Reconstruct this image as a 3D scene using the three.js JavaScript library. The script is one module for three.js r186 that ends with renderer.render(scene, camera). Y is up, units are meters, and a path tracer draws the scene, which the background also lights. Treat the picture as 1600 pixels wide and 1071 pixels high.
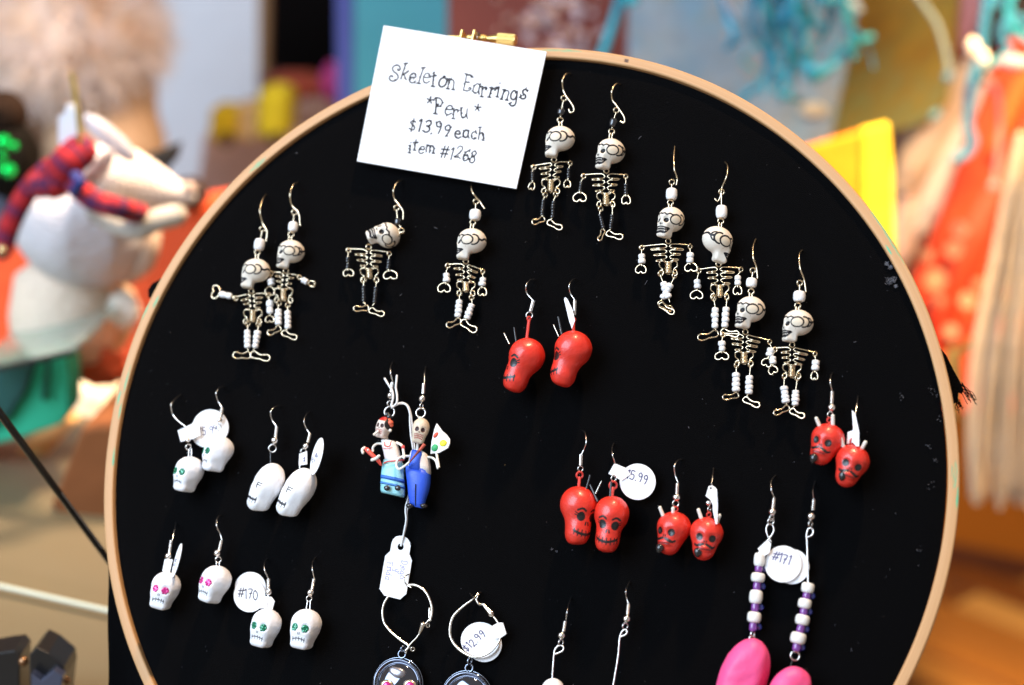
import * as THREE from 'three';
import { mergeGeometries } from 'three/addons/utils/BufferGeometryUtils.js';
import { RoundedBoxGeometry } from 'three/addons/geometries/RoundedBoxGeometry.js';
import { ImprovedNoise } from 'three/addons/math/ImprovedNoise.js';

// ---------------------------------------------------------------- camera
// The hoop (12 inch, outer radius 0.1525 m) was fitted to its outline in the photograph: FOC is the focal length in photo pixels,
// CT the hoop's centre and CN the hoop's facing direction as the camera sees them (x right, y down, z forward).
const V = (x, y, z) => new THREE.Vector3(x, y, z);
const FOC = 2600, CX = 800, CY = 535.5, HOOP_R = 0.1525;
const CT = V(-0.0028, 0.0423, 0.5767), CN = V(-0.2460, -0.1945, -0.9495).normalize();
const pitch = 16 * Math.PI / 180, roll = 5.5 * Math.PI / 180;
const UP = V(-Math.sin(roll) * Math.cos(pitch), Math.cos(roll) * Math.cos(pitch), Math.sin(pitch)).negate();
const AZ = CN.clone().addScaledVector(UP, -CN.dot(UP)).normalize(), AX = UP.clone().cross(AZ);
const toWorld = (v) => V(AX.dot(v), UP.dot(v), AZ.dot(v));
const EYE = toWorld(CT).negate();
const camRight = toWorld(V(1, 0, 0)), camDown = toWorld(V(0, 1, 0)), camFwd = toWorld(V(0, 0, 1));
const scene = new THREE.Scene();
const camera = new THREE.PerspectiveCamera(2 * Math.atan(CY / FOC) * 180 / Math.PI, 1024 / 685, 0.02, 40);
camera.position.copy(EYE);
camera.quaternion.setFromRotationMatrix(new THREE.Matrix4().makeBasis(camRight, camDown.clone().negate(), camFwd.clone().negate()));
camera.focus = 0.572; camera.userData.fStop = 5.2;
scene.add(camera);

// ---------------------------------------------------------------- light: shop interior, cool window behind the camera, warm ceiling lamps
const renderer = new THREE.WebGLRenderer({ antialias: true });
renderer.toneMapping = THREE.LinearToneMapping; renderer.toneMappingExposure = 1.0;
renderer.shadowMap.enabled = true;
scene.background = new THREE.Color().setRGB(0.35, 0.32, 0.3);
const camPoint = (x, y, z) => EYE.clone().addScaledVector(camRight, x).addScaledVector(camDown, -y).addScaledVector(camFwd, z);
const WINDOW_AT = camPoint(-1.15, 0.75, -0.55), WINDOW_W = 1.3, WINDOW_H = 1.5;
const windowLight = new THREE.RectAreaLight(new THREE.Color().setRGB(0.64, 0.8, 1.0), 9, WINDOW_W, WINDOW_H);
windowLight.name = 'window_daylight'; windowLight.position.copy(WINDOW_AT); windowLight.lookAt(0, 0, -0.1); scene.add(windowLight);
const LAMPS = [  // where it hangs, where it points, strength
  [camPoint(0.25, 1.35, 0.35), camPoint(0.05, -0.05, 0.6), 6.5],
  [camPoint(0.38, 0.5, 0.76), camPoint(0.4, -0.24, 1.2), 8, 0.62, 0.28, 0.62],
  [camPoint(0.0, 0.6, 0.8), camPoint(-0.3, 0.0, 1.05), 4.8, 0.7, 0.46],
];

// ---------------------------------------------------------------- helpers
let seed = 20240611;
const rnd = () => { seed = (seed + 0x6D2B79F5) | 0; let t = Math.imul(seed ^ (seed >>> 15), 1 | seed); t = (t + Math.imul(t ^ (t >>> 7), 61 | t)) ^ t; return ((t ^ (t >>> 14)) >>> 0) / 4294967296; };
const rr = (a, b) => a + (b - a) * rnd();
const perlin = new ImprovedNoise(), noise = (x, y, z = 0) => perlin.noise(x, y, z);
const fbm = (x, y, z = 0) => noise(x, y, z) + 0.5 * noise(x * 2.1, y * 2.1, z + 7) + 0.25 * noise(x * 4.3, y * 4.3, z + 13);
const D2R = Math.PI / 180;
const lean = Math.asin(CN.dot(UP)), BQ = new THREE.Quaternion().setFromAxisAngle(V(1, 0, 0), -lean), BQi = BQ.clone().invert();
const EYEB = EYE.clone().applyQuaternion(BQi);
const PX = 0.5767 / FOC, VELVET = -0.0015;          // metres per photo pixel on the board; the velvet lies 1.5 mm behind the ring's face
function rayW(px, py) { return camRight.clone().multiplyScalar((px - CX) / FOC).addScaledVector(camDown, (py - CY) / FOC).add(camFwd); }
// a photo pixel as a point h metres in front of the velvet, in the board's own axes
function L(px, py, h = 0) {
  const d = rayW(px, py).applyQuaternion(BQi), t = (h + VELVET - EYEB.z) / d.z;
  return EYEB.clone().addScaledVector(d, t);
}
const rgb = (r, g, b) => new THREE.Color().setRGB(r, g, b);
const mat = (c, o = {}) => new THREE.MeshPhysicalMaterial({ color: c, roughness: 0.6, side: THREE.DoubleSide, ...o });
function canvasTex(w, h, draw, srgb = true) {
  const c = document.createElement('canvas'); c.width = w; c.height = h;
  const g = c.getContext('2d'); draw(g, w, h);
  const t = new THREE.CanvasTexture(c); if (srgb) t.colorSpace = THREE.SRGBColorSpace; t.magFilter = THREE.LinearFilter; t.anisotropy = 4; return t;
}
function dataTex(n, f, srgb = false) {
  const a = new Uint8Array(n * n * 4);
  for (let y = 0; y < n; y++) for (let x = 0; x < n; x++) { const v = f(x / n, y / n); for (let k = 0; k < 3; k++) a[(y * n + x) * 4 + k] = Math.max(0, Math.min(255, (Array.isArray(v) ? v[k] : v) * 255)); a[(y * n + x) * 4 + 3] = 255; }
  const t = new THREE.DataTexture(a, n, n); t.magFilter = THREE.LinearFilter; t.wrapS = t.wrapT = THREE.RepeatWrapping; if (srgb) t.colorSpace = THREE.SRGBColorSpace; t.needsUpdate = true; return t;
}
const fine = dataTex(256, () => rnd());
const lumpy = dataTex(256, (x, y) => 0.5 + 0.32 * fbm(6 * Math.sin(x * 6.283) + 9, 6 * Math.cos(x * 6.283) + 6 * Math.sin(y * 6.283), 6 * Math.cos(y * 6.283)));

const taken = {};
const numbered = (n) => { const k = taken[n] = (taken[n] ?? -1) + 1; return k ? `${n}_${String(k).padStart(3, '0')}` : n; };
function mesh(name, geo, m, parent) {
  const o = new THREE.Mesh(geo, m); o.name = name; o.castShadow = o.receiveShadow = true; parent.add(o); return o;
}
// A thing on the board: a Group at a photo pixel of the board; part() takes shapes in board coordinates
function boardThing(name, label, category, px, py, group) {
  const g = new THREE.Group(); g.name = numbered(name); g.userData = { label, category }; if (group) g.userData.group = group;
  const at = L(px, py, 0); g.position.copy(at.clone().applyQuaternion(BQ)); g.quaternion.copy(BQ); scene.add(g);
  const T = { g, at };
  T.part = (n, geo, m, parent = g) => { geo.translate(-at.x, -at.y, -at.z); return mesh(n, geo, m, parent); };
  T.place = (n, geo, m, pos, quat, scale, parent = g) => { const o = mesh(n, geo, m, parent); o.position.copy(pos).sub(at); if (quat) o.quaternion.copy(quat); if (scale) o.scale.copy(scale); return o; };
  return T;
}
function wire(pts, r, closed = false, seg = 7, radial = 7) {
  const c = new THREE.CatmullRomCurve3(pts, closed, 'centripetal');
  const g = new THREE.TubeGeometry(c, Math.max(6, pts.length * seg), r, radial, closed);
  if (closed) return g;
  const caps = [0, 1].map((u) => { const s = new THREE.SphereGeometry(r * 0.99, 6, 4); const p = c.getPoint(u); s.translate(p.x, p.y, p.z); return s; });
  return merge([g, ...caps]);
}
function merge(list) { return mergeGeometries(list.map((g) => (g.index ? g.toNonIndexed() : g)).map((g) => { if (!g.attributes.uv) g.setAttribute('uv', new THREE.BufferAttribute(new Float32Array(g.attributes.position.count * 2), 2)); return g; })); }
// wire drawn through photo pixels [px, py, h in mm]
const pw = (pts, r = 1.4, closed = false, seg = 7) => wire(pts.map(([x, y, h = 3]) => L(x, y, h / 1000)), r * PX, closed, seg);
function ringG(px, py, r, h = 3, thick = 1.2, ax = 0, ay = 0) {   // small round wire link; ax, ay turn it edge-on
  const g = new THREE.TorusGeometry(r * PX, thick * PX, 7, 20); g.rotateX(ax); g.rotateY(ay); const p = L(px, py, h / 1000); return g.translate(p.x, p.y, p.z);
}
function rod(p, q, r1, r2 = r1, seg = 10) {
  const d = q.clone().sub(p), g = new THREE.CylinderGeometry(r2, r1, d.length(), seg); g.translate(0, d.length() / 2, 0);
  g.applyQuaternion(new THREE.Quaternion().setFromUnitVectors(V(0, 1, 0), d.clone().normalize())); return g.translate(p.x, p.y, p.z);
}
const prod = (a, b, r1, r2 = r1, seg = 10) => rod(L(a[0], a[1], (a[2] ?? 3) / 1000), L(b[0], b[1], (b[2] ?? 3) / 1000), r1 * PX, r2 * PX, seg);
const alongQ = (p, q) => new THREE.Quaternion().setFromUnitVectors(V(0, 1, 0), q.clone().sub(p).normalize());
function ball(px, py, r, h) { const p = L(px, py, h / 1000); return new THREE.SphereGeometry(r * PX, 20, 14).translate(p.x, p.y, p.z); }

// ---------------------------------------------------------------- materials
const M = {
  gold: mat(rgb(0.87, 0.72, 0.5), { metalness: 1, roughness: 0.25 }),
  silver: mat(rgb(0.84, 0.8, 0.76), { metalness: 1, roughness: 0.2 }),
  steel: mat(rgb(0.78, 0.72, 0.62), { metalness: 1, roughness: 0.22 }),
  brass: mat(rgb(0.72, 0.5, 0.17), { metalness: 1, roughness: 0.32 }),
  whiteBead: mat(rgb(0.84, 0.83, 0.82), { roughness: 0.3, clearcoat: 0.4, clearcoatRoughness: 0.15 }),
  creamBead: mat(rgb(0.82, 0.8, 0.74), { roughness: 0.28, clearcoat: 0.5, clearcoatRoughness: 0.1 }),
  blackBead: mat(rgb(0.012, 0.012, 0.014), { roughness: 0.08, clearcoat: 1, clearcoatRoughness: 0.03 }),
  purpleBead: mat(rgb(0.38, 0.1, 0.5), { roughness: 0.12, transmission: 0.45, thickness: 0.002, ior: 1.5, clearcoat: 1 }),
  blueBead: mat(rgb(0.05, 0.08, 0.5), { roughness: 0.06, transmission: 0.55, thickness: 0.002, ior: 1.5, clearcoat: 1 }),
  paper: mat(rgb(0.86, 0.86, 0.87), { roughness: 0.85 }),
  cord: mat(rgb(0.82, 0.81, 0.8), { roughness: 0.8 }),
  redPaint: mat(rgb(0.72, 0.045, 0.03), { roughness: 0.42, clearcoat: 0.35, clearcoatRoughness: 0.3, bumpMap: lumpy, bumpScale: 0.0002 }),
  blackPaint: mat(rgb(0.012, 0.011, 0.011), { roughness: 0.22, clearcoat: 0.6, clearcoatRoughness: 0.15 }),
  hornWhite: mat(rgb(0.82, 0.78, 0.68), { roughness: 0.5 }),
};

// ---------------------------------------------------------------- the hoop with its velvet
{
  const g = new THREE.Group(); g.name = 'embroidery_hoop'; g.quaternion.copy(BQ); scene.add(g);
  g.userData = { label: 'round pale wooden embroidery hoop stretched with black velvet as earring display', category: 'embroidery hoop' };
  const angOf = (px, py) => { const p = L(px, py, 0.0015); return Math.atan2(p.y, p.x); };
  const wood = canvasTex(2048, 128, (c, w, h) => {
    c.fillStyle = '#c2925f'; c.fillRect(0, 0, w, h);
    for (let i = 0; i < 900; i++) { const y = rnd() * h, l = rr(60, 500), x = rnd() * w; c.strokeStyle = rnd() < 0.5 ? `rgba(176,124,82,${rr(0.05, 0.22)})` : `rgba(238,204,164,${rr(0.05, 0.22)})`; c.lineWidth = rr(0.5, 2); for (const o of [0, -w]) { c.beginPath(); c.moveTo(x + o, y); c.lineTo(x + o + l, y + rr(-2, 2)); c.stroke(); } }
    for (let i = 0; i < 120; i++) { c.fillStyle = `rgba(120,78,48,${rr(0.1, 0.35)})`; c.fillRect(rnd() * w, rnd() * h, rr(2, 14), rr(0.6, 1.4)); }
    // green paint rubbed off on the ring (angle from the photograph; r: 0 inner edge .. 1 outer edge of the front face)
    for (const [px, py, r, len, wd] of [[402, 259, 0.35, 17, 22], [877, 80, 0.75, 34, 14], [1400, 383, 0.85, 34, 11], [1394, 388, 0.3, 5, 6], [1496, 742, 0.55, 24, 26], [1497, 778, 0.85, 16, 9], [227, 487, 0.85, 16, 10], [245, 473, 0.25, 11, 12], [177, 716, 0.15, 13, 9], [217, 600, 0.25, 26, 10], [206, 624, 0.6, 12, 10], [1383, 348, 0.9, 26, 7], [168, 640, 0.2, 10, 6]]) {
      const u = ((angOf(px, py) + Math.PI * 2) % (Math.PI * 2)) / (Math.PI * 2);
      for (let k = 0; k < 46; k++) { const q = rnd() * 6.283, s = Math.sqrt(rnd()); c.fillStyle = `rgba(${64 + rnd() * 40 | 0},${168 + rnd() * 30 | 0},${128 + rnd() * 20 | 0},${rr(0.1, 0.42)})`; c.beginPath(); c.ellipse(u * w + Math.cos(q) * s * len * 0.45, (0.25 + 0.5 * (1 - r)) * h + Math.sin(q) * s * wd * 0.6, rr(1, 3.4), rr(1, 3), 0, 0, 7); c.fill(); }
    }
    const u2 = ((angOf(982, 95) + Math.PI * 2) % (Math.PI * 2)) / (Math.PI * 2); c.fillStyle = '#5a3c24'; c.fillRect(u2 * w, 0.42 * h, 3, 20);
  });
  wood.wrapS = THREE.RepeatWrapping;
  const woodM = mat(0xffffff, { map: wood, roughness: 0.55, bumpMap: wood, bumpScale: 0.00008 });
  // ring(): a band of rounded rectangular section; v runs over the section so that the front face is v 0.25..0.75
  function band(r0, r1, z0, z1, rad, from = 0, to = Math.PI * 2, n = 360) {
    const prof = [];
    const arc = (cx, cz, a0) => { for (let k = 0; k <= 4; k++) { const a = a0 + k / 4 * Math.PI / 2; prof.push([cx + Math.cos(a) * rad, cz + Math.sin(a) * rad]); } };
    arc(r1 - rad, z0 + rad, -Math.PI / 2); arc(r1 - rad, z1 - rad, 0); arc(r0 + rad, z1 - rad, Math.PI / 2); arc(r0 + rad, z0 + rad, Math.PI); prof.push(prof[0]);
    const pos = [], uv = [], idx = [], m = prof.length;
    for (let i = 0; i <= n; i++) for (let j = 0; j < m; j++) {
      const a = from + (to - from) * i / n, [r, z] = prof[j], wob = 0.00012 * Math.sin(a * 5 + 1) + 0.00008 * Math.sin(a * 11);
      pos.push(Math.cos(a) * (r + wob), Math.sin(a) * (r + wob), z);
      const v = Math.abs(z - z1) < rad * 1.01 ? 0.25 + 0.5 * (r - r0) / (r1 - r0) : r > (r0 + r1) / 2 ? 0.75 + 0.24 * (z1 - z) / (z1 - z0) : 0.25 - 0.24 * (z1 - z) / (z1 - z0);
      uv.push(a / (Math.PI * 2), v);
    }
    for (let i = 0; i < n; i++) for (let j = 0; j < m - 1; j++) { const a = i * m + j, b = a + m; idx.push(a, b, a + 1, b, b + 1, a + 1); }
    const g2 = new THREE.BufferGeometry(); g2.setAttribute('position', new THREE.Float32BufferAttribute(pos, 3)); g2.setAttribute('uv', new THREE.Float32BufferAttribute(uv, 2)); g2.setIndex(idx); g2.computeVertexNormals(); return g2;
  }
  const gap = angOf(735, 84);    // the split of the outer ring, under the card
  const outer = mesh('outer_ring', band(0.1487, HOOP_R, -0.0085, 0, 0.0007, gap + 0.012, gap + Math.PI * 2 - 0.012), woodM, g);
  mesh('inner_ring', band(0.1442, 0.1478, -0.0092, -0.0045, 0.0006), woodM, g);
  // velvet
  const pile = dataTex(512, (x, y) => 0.35 * rnd() + 0.65 * (0.5 + 0.5 * noise(x * 60, y * 60, 3)));
  const velvet = mat(rgb(0.003, 0.003, 0.0034), { roughness: 0.95, sheen: 0.06, sheenColor: rgb(0.5, 0.52, 0.6), sheenRoughness: 0.6, bumpMap: pile, bumpScale: 0.0007, specularIntensity: 0.06 });
  pile.repeat.set(20, 20);
  const disc = new THREE.RingGeometry(0.0001, 0.1486, 128, 40); { const p = disc.attributes.position, u = disc.attributes.uv; for (let i = 0; i < p.count; i++) { const x = p.getX(i), y = p.getY(i), r = Math.hypot(x, y); p.setZ(i, VELVET + 0.00022 * fbm(x * 38, y * 38) * Math.min(1, (0.1486 - r) / 0.004) - 0.0006 * Math.max(0, (r - 0.1472) / 0.0014) ** 2); u.setXY(i, x / 0.3 + 0.5, y / 0.3 + 0.5); } disc.computeVertexNormals(); }
  const cloth = mesh('velvet', disc, velvet, g);
  // loose lint and pale smudges of fluff on the pile
  const fib = [], fm = new THREE.CylinderGeometry(0.00007, 0.00007, 1, 4);
  const lint = new THREE.InstancedMesh(fm, mat(rgb(0.15, 0.15, 0.17), { roughness: 0.9 }), 620); lint.name = 'lint'; lint.userData.kind = 'stuff'; lint.castShadow = false;
  const spots = [[1386, 412, 4], [1392, 417, 5], [1390, 440, 7], [1396, 436, 6], [1400, 447, 3], [1455, 610, 9], [1462, 618, 7], [1408, 617, 6], [1410, 622, 5], [1467, 655, 5], [1462, 720, 5], [1450, 700, 5], [1440, 860, 9], [1455, 760, 8], [870, 862, 2], [862, 858, 2], [463, 240, 2]];
  const q = new THREE.Quaternion(), m4 = new THREE.Matrix4(), eu = new THREE.Euler();
  for (let i = 0; i < 620; i++) {
    let p;
    if (i < 330) { const s = spots[i < 230 ? i % 5 : i % spots.length]; p = L(s[0] + (rnd() + rnd() - 1) * s[2], s[1] + (rnd() + rnd() - 1) * s[2], 0.0004); }
    else { const a = rnd() * 6.283, r = Math.sqrt(rnd()) * 0.145; p = V(Math.cos(a) * r, Math.sin(a) * r, VELVET + 0.0004); }
    const len = i < 330 ? rr(0.0002, 0.0008) : rnd() < 0.05 ? rr(0.0007, 0.0018) : rr(0.00012, 0.0003);
    m4.compose(p, q.setFromEuler(eu.set(rr(-0.3, 0.3), rr(-0.3, 0.3), rnd() * 3.14)), V(i < 330 ? 0.6 : rr(0.6, 1.1), len, 1)); lint.setMatrixAt(i, m4);
  }
  cloth.add(lint);
  // the velvet's unhemmed margin behind the ring: the frayed tab at the right, the fold at the left and the drape below
  const sheet = (poly, z, thick = 0.0006, bow = 0) => { const s = new THREE.Shape(poly.map(([x, y]) => { const p = L(x, y, z - VELVET); return new THREE.Vector2(p.x, p.y); })); const e = new THREE.ExtrudeGeometry(s, { depth: thick, bevelEnabled: false, curveSegments: 4 }); e.translate(0, 0, z); return e; };
  mesh('frayed_edge', merge([sheet([[1470, 545], [1479, 556], [1491, 580], [1500, 596], [1506, 610], [1503, 616], [1498, 614], [1497, 628], [1489, 632], [1478, 600]], -0.0105),
    ...Array.from({ length: 26 }, (_, i) => { const k = i < 15; const s = k ? [1501 + rr(-3, 4), 604 + rr(-6, 6)] : [1495 + rr(-3, 3), 626 + rr(-4, 4)], e = k ? [1516 + rr(-6, 11), 627 + rr(-9, 9)] : [1501 + rr(-5, 7), 642 + rr(-6, 4)], mid = [(s[0] + e[0]) / 2 + rr(-4, 5), (s[1] + e[1]) / 2 + rr(-5, 3)]; return wire([s, mid, e].map(([x, y]) => L(x, y, -0.0102 + rr(0, 0.002))), 0.00011, false, 4, 4); })]), velvet, g);
  mesh('folded_edge', sheet([[262, 432], [240, 445], [234, 454], [234, 466], [250, 470], [275, 440]], -0.011, 0.0015), velvet, g);
  const dr = []; { const N = 24, Mv = 20, pos = [], uvs = [], idx = []; for (let j = 0; j <= Mv; j++) for (let i = 0; i <= N; i++) { const p = L(164.5 + i / N * 700 + (i ? rr(-1, 1) : Math.sin(j * 0.7) * 0.8), 862 + j / Mv * 330, -0.011 - 0.004 * Math.sin(i * 1.1) * (j / Mv)); pos.push(p.x, p.y, p.z - 0.002); uvs.push(i / N, j / Mv); } for (let j = 0; j < Mv; j++) for (let i = 0; i < N; i++) { const a = j * (N + 1) + i; idx.push(a, a + N + 1, a + 1, a + 1, a + N + 1, a + N + 2); } const d = new THREE.BufferGeometry(); d.setAttribute('position', new THREE.Float32BufferAttribute(pos, 3)); d.setAttribute('uv', new THREE.Float32BufferAttribute(uvs, 2)); d.setIndex(idx); d.computeVertexNormals(); dr.push(d); }
  mesh('hanging_cloth', dr[0], velvet, g);
  // brass clamp on the split
  const zc = -0.004, at = (px, py) => L(px, py, zc - VELVET);
  const A = at(716, 58), B = at(760, 60), C = at(778, 61), D = at(806, 63.2), axis = D.clone().sub(A).normalize();
  mesh('clamp_screw', merge([rod(at(700, 57), C, 2.2 * PX, 2.2 * PX, 12), rod(at(731, 58.5), at(739, 59), 4.6 * PX, 4.6 * PX, 14)]), M.brass, g);
  const knob = mesh('clamp_knob', merge([rod(B, C, 3.6 * PX, 8.6 * PX, 24), rod(C, D, 9.1 * PX, 9.1 * PX, 24), rod(at(752, 59.5), B, 6.2 * PX, 5.2 * PX, 16), new THREE.SphereGeometry(6 * PX, 16, 10).translate(at(755, 59.7).x, at(755, 59.7).y, at(755, 59.7).z)]), M.brass, g);
  const e1 = V(0, 0, 1), e2 = axis.clone().cross(e1).normalize(), ridges = [];
  for (let k = 0; k < 24; k++) { const a = k / 24 * 6.283, o = e1.clone().multiplyScalar(Math.cos(a) * 9.2 * PX).addScaledVector(e2, Math.sin(a) * 9.2 * PX); ridges.push(rod(C.clone().add(o), D.clone().addScaledVector(axis, -0.0004).add(o), 0.95 * PX, 0.95 * PX, 6)); }
  mesh('knurling', merge(ridges), M.brass, knob);
  for (const x of [741.5, 748.5]) { const p = at(x, 58.2 + (x - 741) * 0.1); const w = new THREE.CylinderGeometry(9 * PX, 9 * PX, 0.0004, 24); const o = mesh('washer', w, M.silver, g); o.position.copy(p); o.quaternion.setFromUnitVectors(V(0, 1, 0), axis.clone().add(V(0, 0.1, 0.15)).normalize()); }
  for (const x of [722, 741]) { const b = new RoundedBoxGeometry(0.0009, 0.0085, 0.007, 2, 0.0003); const o = mesh('clamp_bracket', b, M.brass, g); o.position.copy(at(x, 68)); }
}

// ---------------------------------------------------------------- pen strokes: letters as curves (x right, y up from the baseline, capital height 1)
const G = {
  S: [0.66, [[.58, .8], [.42, .98], [.18, .95], [.06, .76], [.2, .58], [.45, .46], [.6, .28], [.5, .06], [.25, -.02], [.05, .12], [.1, .3], [.24, .26]], [[.58, .8], [.5, .68], [.4, .76]]],
  k: [0.52, [[.1, 1], [.1, .5], [.1, 0]], [[.42, .56], [.26, .38], [.12, .28]], [[.2, .34], [.34, .14], [.48, 0]], [[0, .96], [.2, 1.02]]],
  e: [0.54, [[.08, .32], [.3, .34], [.46, .38], [.38, .58], [.2, .58], [.06, .36], [.12, .08], [.32, 0], [.5, .14]]],
  l: [0.26, [[.12, 1], [.12, .5], [.12, 0]], [[0, .96], [.22, 1.02]], [[.02, 0], [.24, 0]]],
  t: [0.4, [[.2, .86], [.18, .4], [.18, .02]], [[.02, .6], [.2, .62], [.38, .68]], [[.08, 0], [.3, 0]]],
  o: [0.56, [[.28, .6], [.08, .48], [.06, .16], [.26, 0], [.48, .14], [.48, .46], [.28, .6], [.2, .58]]],
  n: [0.58, [[.1, .6], [.11, .3], [.1, 0]], [[.11, .4], [.24, .58], [.42, .52], [.46, .26], [.46, 0]], [[0, .58], [.14, .62]], [[.38, 0], [.56, 0]], [[.02, 0], [.2, 0]]],
  E: [0.62, [[.12, 1], [.14, .5], [.12, 0]], [[.56, .88], [.4, .98], [.12, .96]], [[.13, .52], [.4, .54]], [[.12, .02], [.38, 0], [.58, .14], [.5, .24], [.44, .14]], [[0, 1.02], [.2, 1.0]]],
  a: [0.54, [[.42, .56], [.22, .6], [.07, .4], [.08, .12], [.24, 0], [.4, .14], [.42, .4]], [[.44, .62], [.43, .2], [.52, 0]]],
  r: [0.44, [[.1, .6], [.12, .3], [.11, 0]], [[.12, .4], [.26, .58], [.42, .56], [.38, .46]], [[0, .58], [.14, .62]], [[.02, 0], [.22, 0]]],
  i: [0.26, [[.13, .6], [.13, .3], [.13, 0]], [[.12, .84], [.15, .86]], [[.02, .58], [.14, .61]], [[.04, 0], [.24, 0]]],
  g: [0.56, [[.42, .54], [.22, .6], [.07, .4], [.1, .12], [.28, .06], [.42, .24], [.44, .58]], [[.44, .58], [.46, .1], [.42, -.24], [.22, -.34], [.06, -.22], [.16, -.14]]],
  s: [0.44, [[.38, .5], [.24, .6], [.08, .5], [.14, .34], [.34, .24], [.38, .08], [.2, 0], [.04, .1], [.1, .18]]],
  P: [0.62, [[.16, .96], [.18, .5], [.16, 0]], [[.0, .8], [.1, .98], [.36, 1], [.56, .84], [.52, .6], [.34, .48], [.24, .56], [.34, .64]], [[.04, 0], [.3, 0]]],
  u: [0.58, [[.08, .6], [.08, .24], [.2, 0], [.36, .08], [.46, .3]], [[.46, .6], [.46, .2], [.54, 0]], [[0, .58], [.12, .62]]],
  c: [0.48, [[.44, .46], [.34, .58], [.16, .54], [.06, .3], [.14, .06], [.32, 0], [.46, .12]]],
  h: [0.56, [[.1, 1], [.1, .5], [.1, 0]], [[.1, .38], [.26, .58], [.42, .5], [.45, .22], [.46, 0]], [[0, .96], [.18, 1.02]], [[.36, 0], [.54, 0]]],
  m: [0.82, [[.1, .6], [.1, 0]], [[.1, .4], [.22, .58], [.36, .48], [.38, 0]], [[.38, .4], [.52, .58], [.68, .48], [.7, 0]], [[.62, 0], [.8, 0]]],
  d: [0.56, [[.44, 1], [.44, .4], [.46, 0]], [[.44, .44], [.24, .56], [.06, .34], [.14, .04], [.34, .06], [.44, .28]]],
  y: [0.5, [[.06, .56], [.14, .24], [.3, .2], [.42, .5]], [[.44, .58], [.38, .1], [.24, -.3], [.06, -.3]]],
  D: [0.64, [[.12, .96], [.1, .04]], [[.0, .9], [.36, .98], [.58, .66], [.48, .2], [.2, 0], [.04, .06]]],
  F: [0.56, [[.14, 1], [.12, .5], [.1, 0]], [[.04, .96], [.3, .98], [.54, .94]], [[.12, .52], [.4, .54]]],
  1: [0.36, [[.06, .84], [.2, 1], [.2, .5], [.2, 0]]],
  2: [0.58, [[.06, .76], [.18, .98], [.42, .94], [.46, .7], [.24, .32], [.04, .02], [.28, .06], [.54, .0]]],
  3: [0.54, [[.06, .86], [.26, 1], [.46, .84], [.4, .6], [.2, .52], [.42, .46], [.5, .2], [.3, 0], [.04, .1]]],
  5: [0.54, [[.46, .96], [.14, .98], [.1, .56], [.34, .6], [.48, .34], [.34, .02], [.04, .06]]],
  6: [0.54, [[.42, .96], [.16, .7], [.06, .3], [.2, 0], [.44, .1], [.44, .4], [.24, .5], [.08, .3]]],
  7: [0.5, [[.04, .94], [.26, .98], [.46, .94], [.3, .5], [.18, 0]], [[.14, .5], [.4, .54]]],
  8: [0.56, [[.44, .82], [.26, 1], [.08, .8], [.24, .56], [.46, .28], [.34, 0], [.1, .06], [.08, .34], [.3, .56], [.44, .82]]],
  9: [0.52, [[.44, .76], [.26, .98], [.06, .78], [.16, .54], [.38, .58], [.44, .8], [.42, .4], [.32, 0]]],
  0: [0.54, [[.26, 1], [.06, .7], [.08, .22], [.28, 0], [.48, .3], [.46, .78], [.24, 1]]],
  '.': [0.26, [[.1, .02], [.14, .05]]],
  '#': [0.72, [[.28, .94], [.16, 0]], [[.56, .96], [.42, .02]], [[.04, .66], [.68, .7]], [[.02, .3], [.64, .34]]],
  $: [0.56, [[.46, .76], [.28, .86], [.1, .7], [.26, .5], [.46, .32], [.34, .1], [.06, .18]], [[.3, 1.04], [.22, -.06]]],
  '*': [0.42, [[.2, 1], [.2, .56]], [[.02, .86], [.38, .68]], [[.38, .88], [.04, .66]]],
  ' ': [0.32],
};
// strokes(text, [x, y] baseline start in photo pixels, height in px, slope in degrees) -> list of polylines in photo pixels
function strokes(text, x0, y0, size, deg, squeeze = 1, jig = 0) {
  const out = [], a = deg * D2R, ca = Math.cos(a), sa = Math.sin(a); let x = 0;
  for (const ch of text) {
    const [w, ...ls] = G[ch], t = jig * rr(-1, 1), dy = jig * rr(-0.3, 0.3);
    for (const l of ls) {
      const c = new THREE.CatmullRomCurve3(l.map(([u, v]) => V((u + v * t * 0.3) * squeeze, v + dy, 0)), false, 'centripetal');
      out.push((l.length > 2 ? c.getPoints(l.length * 5) : c.getPoints(2)).map((p) => { const X = (x + p.x) * size, Y = -p.y * size; return [x0 + X * ca - Y * sa, y0 + X * sa + Y * ca]; }));
    }
    x += (w + 0.06) * squeeze;
  }
  out.width = x * size; return out;
}
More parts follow.
